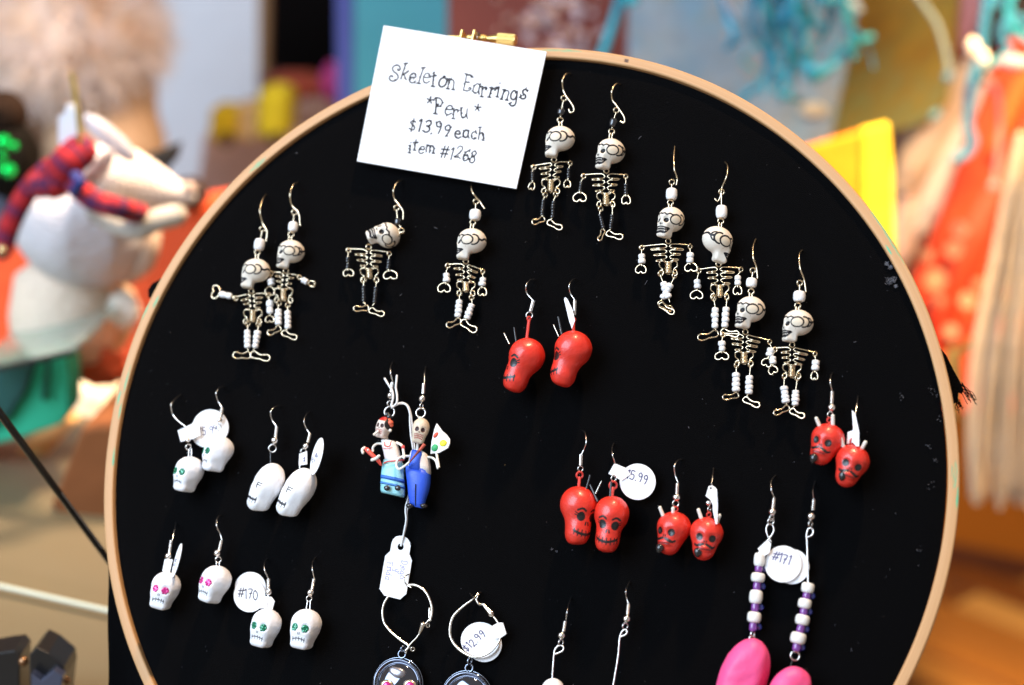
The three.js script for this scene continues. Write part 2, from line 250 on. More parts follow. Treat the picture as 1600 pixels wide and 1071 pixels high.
// a flat cut-out of paper: outline in photo pixels, h above the velvet in mm (tilt: mm per px across and down), writing drawn by pen(ctx, toCanvas)
function paperTag(T, name, poly, h, opt = {}) {
  const { tilt = [0, 0], thick = 0.00028, draw, holes = [], m = M.paper, parent = T.g, size = 512, curl = 0 } = opt;
  const P2 = (x, y) => { const p = L(x, y, h / 1000); return new THREE.Vector2(p.x, p.y); };
  const s = new THREE.Shape(poly.map(([x, y]) => P2(x, y)));
  for (const [x, y, r] of holes) { const c = P2(x, y), hp = new THREE.Path(); hp.absarc(c.x, c.y, r * PX, 0, 6.2832, true); s.holes.push(hp); }
  const geo = new THREE.ExtrudeGeometry(s, { depth: thick, bevelEnabled: true, bevelThickness: thick * 0.2, bevelSize: thick * 0.2, bevelSegments: 1, curveSegments: 16 });
  const box = new THREE.Box2().setFromPoints(s.getPoints(4)), wd = box.max.x - box.min.x, ht = box.max.y - box.min.y;
  const p = geo.attributes.position, u = geo.attributes.uv, cx = (box.min.x + box.max.x) / 2, cy = (box.min.y + box.max.y) / 2;
  for (let i = 0; i < p.count; i++) {
    const x = p.getX(i), y = p.getY(i); u.setXY(i, (x - box.min.x) / wd, (y - box.min.y) / ht);
    p.setZ(i, p.getZ(i) + VELVET + h / 1000 + (x - cx) * tilt[0] + (y - cy) * tilt[1] + curl * (x - cx) ** 2);
  }
  geo.computeVertexNormals();
  let mm = m;
  if (draw) {
    const cw = wd > ht ? size : Math.round(size * wd / ht), chh = wd > ht ? Math.round(size * ht / wd) : size;
    const to = (x, y) => { const q = P2(x, y); return [(q.x - box.min.x) / wd * cw, (1 - (q.y - box.min.y) / ht) * chh]; };
    const scale = cw / wd * PX;   // canvas pixels per photo pixel
    const map = canvasTex(cw, chh, (c) => { c.fillStyle = '#f0f0f1'; c.fillRect(0, 0, cw, chh); for (let i = 0; i < 500; i++) { c.fillStyle = `rgba(${rnd() < 0.5 ? '215,216,222' : '252,252,252'},0.25)`; c.fillRect(rnd() * cw, rnd() * chh, rr(1, 5), rr(1, 2)); } draw(c, to, scale); });
    mm = m.clone(); mm.color = new THREE.Color(1, 1, 1); mm.map = map;
  }
  return T.part(name, geo, mm, parent);
}
const pen = (c, to, scale, lines, width, color, rough = 0) => { c.strokeStyle = color; c.lineCap = 'round'; c.lineJoin = 'round'; for (const l of lines) { c.lineWidth = width * scale * (width > 2 ? 1 : 1.7) * (1 + rough * rr(-0.3, 0.3)); c.beginPath(); l.forEach(([x, y], i) => { const q = to(x, y); i ? c.lineTo(...q) : c.moveTo(...q); }); c.stroke(); } };
const circlePoly = (x, y, rx, ry = rx, deg = 0, n = 40) => Array.from({ length: n }, (_, i) => { const a = i / n * 6.2832, u = Math.cos(a) * rx, v = Math.sin(a) * ry, t = deg * D2R; return [x + u * Math.cos(t) - v * Math.sin(t), y + u * Math.sin(t) + v * Math.cos(t)]; });

// the card over the top of the hoop
{
  const T = boardThing('price_card', 'white square price card printed Skeleton Earrings, leaning over the top of the hoop', 'card', 600, 250);
  const TL = [603, 44], TR = [856, 85], BR = [805, 293], BL = [556, 250];
  const uv = (u, v) => { const a = [TL[0] + (TR[0] - TL[0]) * u, TL[1] + (TR[1] - TL[1]) * u], b = [BL[0] + (BR[0] - BL[0]) * u, BL[1] + (BR[1] - BL[1]) * u]; return [a[0] + (b[0] - a[0]) * v, a[1] + (b[1] - a[1]) * v]; };
  const ink = [];
  const line = (txt, u0, u1, v, cap) => {  // fit the text between u0 and u1 (card widths) on baseline v
    const raw = strokes(txt, 0, 0, 1, 0, 1, 0.55), k = (u1 - u0) / raw.width;
    for (const l of raw) ink.push(l.map(([x, y]) => uv(u0 + x * k, v + y * cap)));
  };
  const star = (u, v) => { for (let i = 0; i < 5; i++) { const a = (-90 + i * 72) * D2R; ink.push([uv(u, v), uv(u + Math.cos(a) * 0.02, v + Math.sin(a) * 0.025)]); } };
  line('Skeleton Earrings', 0.09, 0.945, 0.375, 0.118); line('Peru', 0.4, 0.625, 0.566, 0.115); star(0.367, 0.477); star(0.662, 0.474);
  line('$13.99 each', 0.272, 0.75, 0.708, 0.088); line('item #1268', 0.297, 0.722, 0.863, 0.088);
  paperTag(T, 'card_sheet', [TL, TR, BR, BL], 5.2, { tilt: [0, 0.075], thick: 0.0004, size: 1400, curl: 0.12, draw: (c, to, s) => {
    pen(c, to, s, ink, 2.6, '#262429', 0.8);
    for (const l of ink) if (l.length > 8) for (let k = 2; k < l.length - 2; k += 4) if (rnd() < 0.5) { const [x, y] = l[k], a = rnd() * 6.283; pen(c, to, s, [[[x, y], [x + Math.cos(a) * 2.1, y + Math.sin(a) * 2.6]]], 1.3, '#262429'); }
  } });
}

// ---------------------------------------------------------------- skulls: closed shapes given as distance fields, meshed outward from the middle, painted by longitude and latitude (0, 0 = between the eyes)
const ell = (p, c, r) => { const x = (p.x - c[0]) / r[0], y = (p.y - c[1]) / r[1], z = (p.z - c[2]) / r[2], k = Math.hypot(x, y, z); return (k - 1) * Math.min(...r) * (k > 0 ? 1 : 1); };
const rbox = (p, c, h, r) => { const x = Math.abs(p.x - c[0]) - h[0] + r, y = Math.abs(p.y - c[1]) - h[1] + r, z = Math.abs(p.z - c[2]) - h[2] + r; return Math.hypot(Math.max(x, 0), Math.max(y, 0), Math.max(z, 0)) + Math.min(Math.max(x, y, z), 0) - r; };
const smin = (a, b, k) => { const h = Math.max(k - Math.abs(a - b), 0) / k; return Math.min(a, b) - h * h * k / 4; };
const smax = (a, b, k) => -smin(-a, -b, k);
function starMesh(f, o, nu = 84, nv = 56) {
  const pos = [], uv = [], idx = [], nor = [], p = V(0, 0, 0), C = V(...o);
  for (let j = 0; j <= nv; j++) for (let i = 0; i <= nu; i++) {
    const lon = (i / nu * 360 - 180) * D2R, lat = (j / nv * 180 - 90) * D2R, d = V(Math.sin(lon) * Math.cos(lat), Math.sin(lat), Math.cos(lon) * Math.cos(lat));
    let t = 1.9; for (let k = 0; k < 40; k++) { p.copy(C).addScaledVector(d, t); const s = f(p); if (s < 0.0015) break; t -= Math.min(s * 0.8, 0.2); if (t < 0.02) { t = 0.02; break; } }
    p.copy(C).addScaledVector(d, t); pos.push(p.x, p.y, p.z); uv.push(i / nu, j / nv);
    const e = 0.012, q = V(0, 0, 0), s = (x, y, z) => f(q.set(p.x + x, p.y + y, p.z + z));
    const n = V(s(e, 0, 0) - s(-e, 0, 0), s(0, e, 0) - s(0, -e, 0), s(0, 0, e) - s(0, 0, -e)).normalize(); nor.push(n.x, n.y, n.z);
  }
  for (let j = 0; j < nv; j++) for (let i = 0; i < nu; i++) { const a = j * (nu + 1) + i, b = a + nu + 1; idx.push(a, a + 1, b, a + 1, b + 1, b); }
  const g = new THREE.BufferGeometry(); g.setAttribute('position', new THREE.Float32BufferAttribute(pos, 3)); g.setAttribute('normal', new THREE.Float32BufferAttribute(nor, 3)); g.setAttribute('uv', new THREE.Float32BufferAttribute(uv, 2)); g.setIndex(idx);
  g.userData = { f, C };
  return g;
}
const onSkull = (g, lon, lat) => { const { f, C } = g.userData, d = V(Math.sin(lon * D2R) * Math.cos(lat * D2R), Math.sin(lat * D2R), Math.cos(lon * D2R) * Math.cos(lat * D2R)), p = V(0, 0, 0); let t = 1.9; for (let k = 0; k < 40; k++) { p.copy(C).addScaledVector(d, t); const s = f(p); if (s < 0.002) break; t -= s * 0.8; } return { p, d }; };
function skin(base, blot, draw) {
  return canvasTex(1024, 512, (c, w, h) => {
    c.fillStyle = base; c.fillRect(0, 0, w, h);
    for (let i = 0; i < 260; i++) { c.fillStyle = blot[(rnd() * blot.length) | 0]; c.globalAlpha = rr(0.03, 0.12); c.beginPath(); c.ellipse(rnd() * w, rnd() * h, rr(4, 40), rr(3, 22), rnd() * 3, 0, 7); c.fill(); }
    c.globalAlpha = 1; c.lineCap = 'round'; c.lineJoin = 'round';
    const X = (lon) => (lon + 180) / 360 * w, Y = (lat) => (90 - lat) / 180 * h;
    const P = {
      oval: (lon, lat, a, b, fill, rot = 0) => { c.fillStyle = fill; c.beginPath(); c.ellipse(X(lon), Y(lat), a / 360 * w, b / 180 * h, rot * D2R, 0, 7); c.fill(); },
      ring: (lon, lat, a, b, col, lw, rot = 0, a0 = 0, a1 = 7) => { c.strokeStyle = col; c.lineWidth = lw * 3.3; c.beginPath(); c.ellipse(X(lon), Y(lat), a / 360 * w, b / 180 * h, rot * D2R, a0, a1); c.stroke(); },
      line: (pts, col, lw) => { c.strokeStyle = col; c.lineWidth = lw * 3.3; const cv = new THREE.CatmullRomCurve3(pts.map(([a, b]) => V(X(a), Y(b), 0))).getPoints(pts.length * 8); c.beginPath(); cv.forEach((p, i) => (i ? c.lineTo(p.x, p.y) : c.moveTo(p.x, p.y))); c.stroke(); },
      c,
    };
    draw(P);
  });
}
const skullQ = (yaw, rollD = 0, pitchD = 0) => new THREE.Quaternion().setFromEuler(new THREE.Euler((pitchD + 6) * D2R, (yaw + 13) * D2R, rollD * D2R, 'ZYX'));

// bone bead skull of the wire skeletons
const boneField = (p) => {
  let d = smin(ell(p, [0, 0.22, -0.1], [0.7, 0.72, 0.84]), rbox(p, [0, -0.44, 0.33], [0.36, 0.48, 0.36], 0.16), 0.24);
  d = smax(d, -ell(p, [0.33, 0.1, 0.72], [0.22, 0.22, 0.2]), 0.08); d = smax(d, -ell(p, [-0.33, 0.1, 0.72], [0.22, 0.22, 0.2]), 0.08);
  d = smax(d, -ell(p, [0, -0.2, 0.8], [0.1, 0.13, 0.1]), 0.06);
  return smax(d, -rbox(p, [0, -0.56, 0.82], [0.5, 0.02, 0.16], 0.01), 0.06);
};
const boneG = starMesh(boneField, [0, -0.02, 0.1]);
const INK = '#0d0b12';
const boneTex = [0, 1].map((v) => skin('#e4d9c8', ['#cdb596', '#f3ece0', '#d9c3a2'], (P) => {
  const T = 6;
  for (const s of [-1, 1]) {
    P.oval(s * 80, 13, 31, 22, '#e6d6bd'); P.oval(s * 118, 14, 18, 20, '#e3d0b4');
    P.ring(s * 80, 13, 30, 22, INK, T); P.ring(s * 112, 14, 22, 21, INK, T, 0, s > 0 ? -1.7 : 1.4, s > 0 ? 1.7 : 4.9); if (v) P.ring(s * 124, 15, 22, 17, INK, T * 0.8, 0, s > 0 ? -1.2 : 1.9, s > 0 ? 1.2 : 4.4);
    P.line([[0, 35], [s * 14, 38], [s * 28, 33], [s * 44, 38], [s * 62, 33], [s * 84, 36]], INK, T); P.line([[s * 134, 18], [s * 146, 14], [s * 158, 19], [s * 180, 15]], INK, T);
    P.oval(s * 27, 7, 15.5, 15, '#060508'); P.oval(s * 27, 8, 5, 6, '#15161e');
    P.oval(s * 5.5, -14, 4, 6.5, '#09080c', s * 12);
    P.line([[0, -27], [s * 20, -28], [s * 44, -34], [s * 56, -41]], INK, T * 0.8); P.line([[0, -46], [s * 24, -46], [s * 42, -44], [s * 56, -41]], INK, T * 0.8); P.line([[0, -36.5], [s * 30, -37], [s * 54, -40.5]], INK, T * 0.75);
    for (let k = 0; k < 5; k++) P.line([[s * (4 + k * 9), -28 - k * 0.9], [s * (4 + k * 9), -45.6]], INK, 3);
    P.line([[s * 60, -8], [s * 74, -14], [s * 80, -26]], 'rgba(120,92,66,0.5)', 2);
  }
}));
const boneM = boneTex.map((map) => mat(0xffffff, { map, roughness: 0.5, clearcoat: 0.08, clearcoatRoughness: 0.3, specularIntensity: 0.6, bumpMap: lumpy, bumpScale: 0.00004 }));

// ---------------------------------------------------------------- seed beads (shared, height 1 to 1)
const beadG = (() => { const pts = []; for (let k = 0; k <= 14; k++) { const a = -Math.PI / 2 + k / 14 * Math.PI; pts.push(new THREE.Vector2(0.52 + 0.48 * Math.pow(Math.abs(Math.cos(a)), 0.8), Math.sign(Math.sin(a)) * Math.pow(Math.abs(Math.sin(a)), 0.75))); } pts.unshift(new THREE.Vector2(0.25, -0.94)); pts.push(new THREE.Vector2(0.25, 0.94)); return new THREE.LatheGeometry(pts, 20); })();
function beadRun(T, parent, a, b, n, rad, m, h = 3.2, name = 'bead', fill = 1.02) {
  const p = L(a[0], a[1], h / 1000), q = L(b[0], b[1], h / 1000), len = p.distanceTo(q), hh = len / n / 2, Q = alongQ(p, q), out = [];
  for (let k = 0; k < n; k++) {
    const c = p.clone().lerp(q, (k + 0.5) / n).add(V(rr(-0.4, 0.4) * PX, 0, 0)), j = rr(0.88, 1.1);
    out.push(T.place(name, beadG, m, c, Q.clone().multiply(new THREE.Quaternion().setFromEuler(new THREE.Euler(rr(-0.12, 0.12), rr(0, 6), rr(-0.12, 0.12)))), V(rad * PX * j, hh * fill, rad * PX * j), parent));
  }
  return out;
}

// ---------------------------------------------------------------- wire skeleton earrings
function skeleton(o) {
  const T = boardThing('skeleton_earring', o.label, 'earring', o.hook[0][0], o.hook[0][1], 'wire skeleton earrings');
  const W = o.metal ?? M.gold, wr = 1.15, n = o.hook.length, bm = o.black ? M.blackBead : M.whiteBead;
  T.part('hook', merge([pw(o.hook.map(([x, y], i) => [x, y, i === 0 ? -1 : i === 1 ? 3.5 : i === 2 ? 6 : 4.5]), 1.3), ringG(o.loop[0], o.loop[1], 4.2, 4.6, 1.1, 0.2, 0.5)]), W);
  const [bx, by, brx, bry] = o.bead, [sx, sy, sw, sh, yaw, rl = 0, pt = 0] = o.skull;
  T.part('connector', merge([pw([[o.loop[0], o.loop[1] + 3, 4.6], [(o.loop[0] + bx) / 2, (o.loop[1] + by) / 2, 4.6], [bx, by, 4.6], [o.link[0], o.link[1] - 4, 4.6]], 1.1), ringG(o.link[0], o.link[1], 4.4, 4.8, 1.2, 0.1, 0.35),
    ...[-2.2, 2.2].map((d) => pw([[o.link[0] + d, o.link[1] + 2, 5], [(o.link[0] + o.top[0]) / 2 + d, (o.link[1] + o.top[1]) / 2, 5], [o.top[0] + d, o.top[1] + 4, 5]], 1.2))]), W);
  T.place('bead', beadG, bm, L(bx, by, 0.0046), alongQ(L(bx, by + 4, 0.0046), L(o.loop[0], o.loop[1], 0.0046)), V(brx * PX, bry * PX * 1.02, brx * PX));
  const sc = sh / 1.84 * PX; T.place('skull', boneG, boneM[o.v ?? 0], L(sx, sy, 0.0056), skullQ(yaw, rl, pt), V(sc, sc, sc));
  // torso: one wire per side, folded back and forth into ribs
  const N = o.neck, C = o.coil[0], B = o.coil[1], S = [o.shL, o.shR], ax = [C[0] - N[0], C[1] - N[1]];
  const at = (t) => [N[0] + ax[0] * t, N[1] + ax[1] * t];
  const torso = [ringG(N[0], N[1], 4.2, 3.6, 1.2, 0, 0.6)];
  for (let s = 0; s < 2; s++) {
    const sg = s ? 1 : -1, sh0 = S[s], bar = at(0.12), dirx = sh0[0] - bar[0], diry = sh0[1] - bar[1];
    const pts = [[sh0[0] - sg * 1, sh0[1], 3.2], [sh0[0] - dirx * 0.25, sh0[1] - diry * 0.25, 3.4], [bar[0] + dirx * 0.3, bar[1] + diry * 0.3, 3.8]];
    let prev = 0.14;
    [[0.36, 0.66], [0.62, 0.56], [0.88, 0.46]].forEach(([t, w], k) => {
      const p0 = at(prev), p1 = at(t), mx = at((prev + t) / 2), wj = w * rr(0.93, 1.06), up = rr(-1.2, 0.6) - 0.5;
      pts.push([p0[0] + sg * 5, p0[1] + (k ? 2.0 : 0.6), 4], [mx[0] + sg * 2.1, mx[1], 4], [p1[0] + sg * 5, p1[1] - 1.6, 4]);
      const tx = p1[0] + dirx * wj, ty = p1[1] + diry * wj * 0.9 + up;
      pts.push([(p1[0] + tx) / 2, (p1[1] + ty) / 2 - 1.1, 4.6], [tx - sg * 2, ty - 0.9, 3.6], [tx, ty, 3.3], [tx - sg * 2, ty + 1.1, 3.4], [(p1[0] + tx) / 2, (p1[1] + ty) / 2 + 1.2, 4.2]);
      prev = t;
    });
    const e = at(1); pts.push([e[0] + sg * 4, e[1] - 1.5, 4], [e[0] + sg * 2, e[1] + 2, 4]);
    torso.push(pw(pts, 0.98, false, 5), ringG(sh0[0], sh0[1] + 2.5, 3.6, 3.2, 1.2, 0.2, s ? 0.9 : 0.4));
  }
  T.part('ribcage', merge(torso), W);
  // spring of wire and the hip loops
  const pc = L(C[0], C[1], 0.0036), pb = L(B[0], B[1], 0.0036), dir = pb.clone().sub(pc), u = V(-dir.y, dir.x, 0).normalize(), hel = [], turns = 8;
  for (let k = 0; k <= turns * 10; k++) { const a = k / 10 * 6.2832, f = k / (turns * 10); hel.push(pc.clone().addScaledVector(dir, f).addScaledVector(u, Math.cos(a) * 4.6 * PX).add(V(0, 0, Math.sin(a) * 4.6 * PX))); }
  const coil = new THREE.TubeGeometry(new THREE.CatmullRomCurve3(hel), turns * 14, 1.05 * PX, 6);
  const vx = (B[0] - C[0]), sl = vx / Math.max(1, B[1] - C[1]);
  const hip = (s) => [[5, 1, 3.6], [10, -2, 3.8], [16, 0, 3.6], [16, 7, 3.2], [11, 11, 3], [9, 17, 3], [12, 22, 3], [16.5, 20, 3.2], [15, 14, 3.4], [10, 13, 3.6]].map(([x, y, h]) => [C[0] + s * x * 0.84 + y * sl, C[1] + y * 0.95, h]);
  T.part('waist', merge([coil, pw(hip(-1), wr * 0.9), pw(hip(1), wr * 0.9)]), W);
  const limb = (name, hipP, a, b, nb, rad, end) => {
    const part = T.part(name, merge([ringG(hipP[0], hipP[1], name === 'arm' ? 3.4 : 4.2, 3.1, 1.1, 0.1, 0.9), pw([[hipP[0], hipP[1] + 2, 3.2], [a[0], a[1], 3.2], [(a[0] + b[0]) / 2, (a[1] + b[1]) / 2, 3.2], [b[0], b[1], 3.2], [b[0] + (end[0] - b[0]) * 0.35, b[1] + (end[1] - b[1]) * 0.35, 3.2]], 0.9)]), W);
    beadRun(T, part, a, b, nb, rad, bm, 3.2, 'bead', o.black ? 0.9 : 1.02); return part;
  };
  for (const [sh0, A] of [[o.shL, o.armL], [o.shR, o.armR]]) {
    const [a, b, hc, hw, hh, hr = 0] = A, part = limb('arm', [sh0[0], sh0[1] + 3], a, b, o.black ? 4 : 2, o.black ? 3.6 : 5.6, hc);
    const t = hr * D2R, pts = [[-.13, -.52], [-.48, -.12], [-.46, .36], [-.18, .46], [0, .26], [.18, .46], [.46, .36], [.48, -.12], [.13, -.52]].map(([x, y]) => { const X = x * hw, Y = y * hh; return [hc[0] + X * Math.cos(t) - Y * Math.sin(t), hc[1] + X * Math.sin(t) + Y * Math.cos(t), 2.6 + 1.2 * x]; });
    T.part('hand', pw(pts, 1.2, true, 5), W, part);
  }
  for (const A of [o.legL, o.legR]) {
    const [hp, a, b, heel, toe, fw = 9] = A, part = limb('leg', hp, a, b, o.black ? 6 : 4, o.black ? 3.6 : 5.7, heel);
    const dx = toe[0] - heel[0], dy = toe[1] - heel[1], l = Math.hypot(dx, dy), ux = dx / l, uy = dy / l, k = fw / 2, vx2 = -uy * (ux < 0 ? -1 : 1), vy2 = ux * (ux < 0 ? -1 : 1);
    const pts = [[0, .5], [.04, -.6], [.16, -.95], [.32, -.62], [.48, -.42], [.66, -.62], [.84, -.95], [.98, -.5], [1, .2], [.9, .8], [.72, .95], [.5, .78], [.28, .92], [.1, .95]].map(([t, v]) => [heel[0] + dx * t + vx2 * v * k, heel[1] + dy * t + vy2 * v * k, 2.4 + 1.6 * t]);
    T.part('foot', pw(pts, 1.2, true, 5), W, part);
  }
}
const SK = [
  { label: 'wire skeleton earring with black beads hanging closest beside the price card', black: 1, hook: [[893, 116], [885, 115.5], [879, 126], [880, 140], [884, 149], [896, 167], [896.5, 174], [891, 176], [889, 171]], loop: [881, 154], bead: [877, 175.5, 7, 5.5], link: [875.6, 188], top: [876, 196], skull: [872.5, 222, 45, 51, -92], neck: [865.8, 250], shL: [834, 259], shR: [891, 253], coil: [[861, 282], [860.5, 300]], armL: [[832, 268], [832, 282], [831, 291], 9, 12, 15], armR: [[889, 263], [888, 279], [886.5, 287.5], 10, 12], legL: [[852, 305], [849, 312], [847, 337], [850.5, 341], [832, 348.5]], legR: [[868.6, 304], [865, 314], [863, 341], [856, 346], [878, 357.5]] },
  { label: 'wire skeleton earring with black beads, a wide looped hand and one eye showing', black: 1, v: 1, hook: [[971, 132.6], [963, 131], [956, 143], [957, 156], [965, 167], [976, 185], [975, 192.5], [969.5, 189.5]], loop: [963, 172.6], bead: [958.3, 192, 6.5, 7], link: [956, 206], top: [954, 214], skull: [952, 241.5, 44, 51, -58], neck: [947.6, 267], shL: [912, 273], shR: [978, 273.5], coil: [[947, 303], [947, 321]], armL: [[908, 284], [906.5, 299], [906, 308.5], 20, 14], armR: [[978, 287], [978, 304], [978.5, 312.5], 13, 14], legL: [[938.6, 326.7], [937, 335], [943, 357], [943, 359], [936, 376], 7], legR: [[957, 318], [957, 336], [954, 358], [948, 364], [973, 371.5]] },
  { label: 'wire skeleton earring with white beads and crossed feet, both eyes showing', hook: [[1055, 226], [1053, 245], [1054, 265], [1058.4, 280], [1057, 289]], loop: [1050, 285], bead: [1049.5, 303.5, 9, 9], link: [1047.8, 317], top: [1047, 325], skull: [1046.5, 348.5, 43, 50, -44], neck: [1044.4, 377], shL: [1003, 385], shR: [1078.6, 383], coil: [[1044.4, 410], [1044.4, 428]], armL: [[1002.4, 397], [1003, 412], [1001.6, 421], 16, 13], armR: [[1078.6, 395], [1078, 411], [1080, 418], 19, 13], legL: [[1032, 428], [1036, 441], [1045, 466], [1050, 484], [1029, 473]], legR: [[1054, 431], [1048.6, 444], [1035, 467], [1031, 475], [1053, 490]] },
  { label: 'wire skeleton earring with white beads, skull turned away to face the rim side', v: 1, hook: [[1131, 252], [1137, 260], [1135.5, 276], [1128.5, 293], [1126, 307], [1121.5, 314.7], [1117.3, 311]], loop: [1127.6, 300], bead: [1127.6, 331.5, 9, 10], link: [1126.5, 346], top: [1125, 355], skull: [1122, 382, 44, 53, 104], neck: [1123, 413], shL: [1092, 421], shR: [1158, 419], coil: [[1124.8, 447], [1124.8, 464]], armL: [[1089.5, 437], [1090, 451], [1088.7, 461], 19, 13], armR: [[1152.8, 431], [1152.8, 446], [1152.8, 454], 13, 14], legL: [[1115.7, 466.5], [1117.8, 481], [1117, 513], [1122, 520], [1091, 529], 11], legR: [[1136.3, 465], [1134.8, 480], [1132.7, 512], [1127, 518], [1155, 523], 10] },
  { label: 'wire skeleton earring with white beads, arms tangled with the skeleton beside the red devils', hook: [[1182, 372], [1177, 386], [1177.5, 404], [1182, 417], [1184, 435]], loop: [1176.6, 423], bead: [1174.5, 442, 8.5, 7], link: [1174, 456], top: [1173, 464], skull: [1170.7, 489, 44, 50, -64], neck: [1165, 519], shL: [1130, 521], shR: [1203, 532], coil: [[1163, 551.6], [1163, 569]], armL: [[1128.2, 533], [1128.2, 549], [1128.2, 556.5], 21, 12], armR: [[1206, 545], [1201.4, 557], [1198.4, 567], 15, 12, 20], legL: [[1151, 571], [1150.6, 583], [1149.7, 612], [1154, 617], [1129.7, 622]], legR: [[1173, 570], [1171.6, 587], [1170, 616], [1162, 623], [1187, 635]] },
  { label: 'wire skeleton earring with white beads hanging right above the pair of red devil earrings', v: 1, hook: [[1255, 390], [1249.2, 398], [1250.7, 420], [1256.7, 437], [1259.7, 456]], loop: [1250, 442.6], bead: [1249.2, 463.5, 9.5, 8], link: [1246.8, 478], top: [1246, 485], skull: [1244.7, 510, 45, 50, -78], neck: [1238, 539], shL: [1211, 544], shR: [1274, 551], coil: [[1237.9, 571], [1237.3, 590]], armL: [[1207.4, 557], [1208, 569], [1208, 578.5], 14, 12, -25], armR: [[1274.6, 563], [1274, 579], [1273, 587.5], 10, 13], legL: [[1226, 588], [1225.3, 604], [1228.3, 630], [1233, 636], [1209.8, 647]], legR: [[1246.2, 591], [1243.8, 610], [1242.3, 634], [1235.5, 641], [1257, 652]] },
  { label: 'wire skeleton earring with white beads and one arm stretched out towards the rim', hook: [[416, 303], [410, 313], [406, 331], [410, 348], [417, 362], [415.6, 377]], loop: [409.8, 358], bead: [405, 382.4, 9, 9.5], link: [402, 395], top: [401, 403], skull: [397, 428, 44, 50, -88], neck: [392.4, 455.3], shL: [368, 464], shR: [419, 459], coil: [[395, 486], [394.4, 503]], armL: [[362, 463.5], [343, 459.5], [337, 456.5], 20, 12, 100], armR: [[421, 470], [421.4, 490], [421.4, 499], 13, 10], legL: [[387, 506], [386.6, 516], [386, 544], [391, 555], [364.3, 555.5], 11], legR: [[404, 507], [402.5, 517], [398, 544], [392, 553], [421.4, 561], 11] },
  { label: 'wire skeleton earring with white beads, smiling, half behind the one stretching out its arm', v: 1, hook: [[467, 285.5], [459, 288], [453, 305], [456, 321], [466, 332], [469, 352.5]], loop: [459.6, 332.3], bead: [457.6, 354.6, 8, 8], link: [454.7, 367], top: [453, 374], skull: [452, 398, 44, 48, -68], neck: [446.6, 423.5], shL: [423, 425], shR: [467.7, 431], coil: [[443, 452.5], [443, 470]], armL: [[422.8, 436], [423.7, 446], [421.4, 455], 14, 13], armR: [[472, 437], [480, 441.5], [487, 443.5], 8, 12, -75], legL: [[435.8, 474], [434.4, 483], [435, 508], [438, 512], [418.5, 522]], legR: [[449.7, 477], [449.5, 486], [449.5, 514], [441, 519], [463.4, 529]] },
  { label: 'wire skeleton earring with black beads and its skull tipped over sideways', black: 1, hook: [[631, 281.3], [621, 285], [614.6, 298], [616, 310], [623.4, 320.4], [629.7, 330.5], [629.7, 343]], loop: [619.6, 325], bead: [621.4, 347, 6, 5.5], link: [627, 360.8], top: [620, 366], skull: [599.5, 368.5, 44, 50, -38, -52, -12], neck: [576, 386], shL: [544.5, 389], shR: [608.3, 394.5], coil: [[576.7, 421], [577.5, 435]], armL: [[543.4, 402], [543.4, 420], [544.5, 426.5], 16, 11], armR: [[607.7, 405], [606.5, 421], [610, 430], 21, 13], legL: [[569, 437], [568, 446], [568, 472], [576, 481], [552.8, 483]], legR: [[588, 438], [587.3, 448], [585, 474], [577.5, 484], [600, 492]] },
  { label: 'wire skeleton earring with white beads hanging from just below the price card', hook: [[739.5, 284], [736.3, 293], [739.4, 303], [748, 313], [757, 326]], loop: [743.7, 315.4], bead: [742.4, 336, 9.5, 8.5], link: [739, 348], top: [737, 356], skull: [734.3, 382, 43, 51, -88], neck: [728, 408.7], shL: [699.5, 413], shR: [754.5, 422], coil: [[728, 442], [728, 456]], armL: [[697, 427], [697.8, 441], [694, 450], 19, 14], armR: [[754.5, 434], [753.2, 447], [753.7, 456], 13, 13], legL: [[718, 459], [718, 469], [715, 496], [720, 500], [698.3, 510], 10], legR: [[737, 465], [737.4, 475], [729.3, 499], [721, 502], [744, 518], 11] },
];
SK.forEach(skeleton);

// ---------------------------------------------------------------- fish hooks shared by the other earrings
// hook: photo pixels from the velvet down; sleeve: [top, bottom, wound?]; ball: [x, y, r]; rings: [x, y, r, turn]
function fishHook(T, hook, sleeve, bl, rings = [], W = M.silver) {
  T.part('hook', pw(hook.map(([x, y], i) => [x, y, i === 0 ? -1 : i === 1 ? 4 : i === 2 ? 6.5 : 5]), 1.15), W);
  if (sleeve) {
    const [a, b, wound = 1] = sleeve, p = L(a[0], a[1], 0.005), q = L(b[0], b[1], 0.005);
    if (wound) { const d = q.clone().sub(p), n = 9, list = []; for (let k = 0; k < n; k++) { const t = new THREE.TorusGeometry(2.5 * PX, 1.0 * PX, 6, 14); t.rotateX(Math.PI / 2); t.applyQuaternion(alongQ(p, q)); const c = p.clone().addScaledVector(d, (k + 0.5) / n); list.push(t.translate(c.x, c.y, c.z)); } T.part('wound_sleeve', merge([rod(p, q, 2.6 * PX), ...list]), W); }
    else T.part('sleeve', rod(p, q, 3.4 * PX, 3.4 * PX, 14), W);
  }
  if (bl) T.part('ball', ball(bl[0], bl[1], bl[2], 5), W);
  if (rings.length) T.part('link', merge(rings.map(([x, y, r, turn = 0.7]) => ringG(x, y, r, 5, 1.15, 0.1, turn))), W);
}

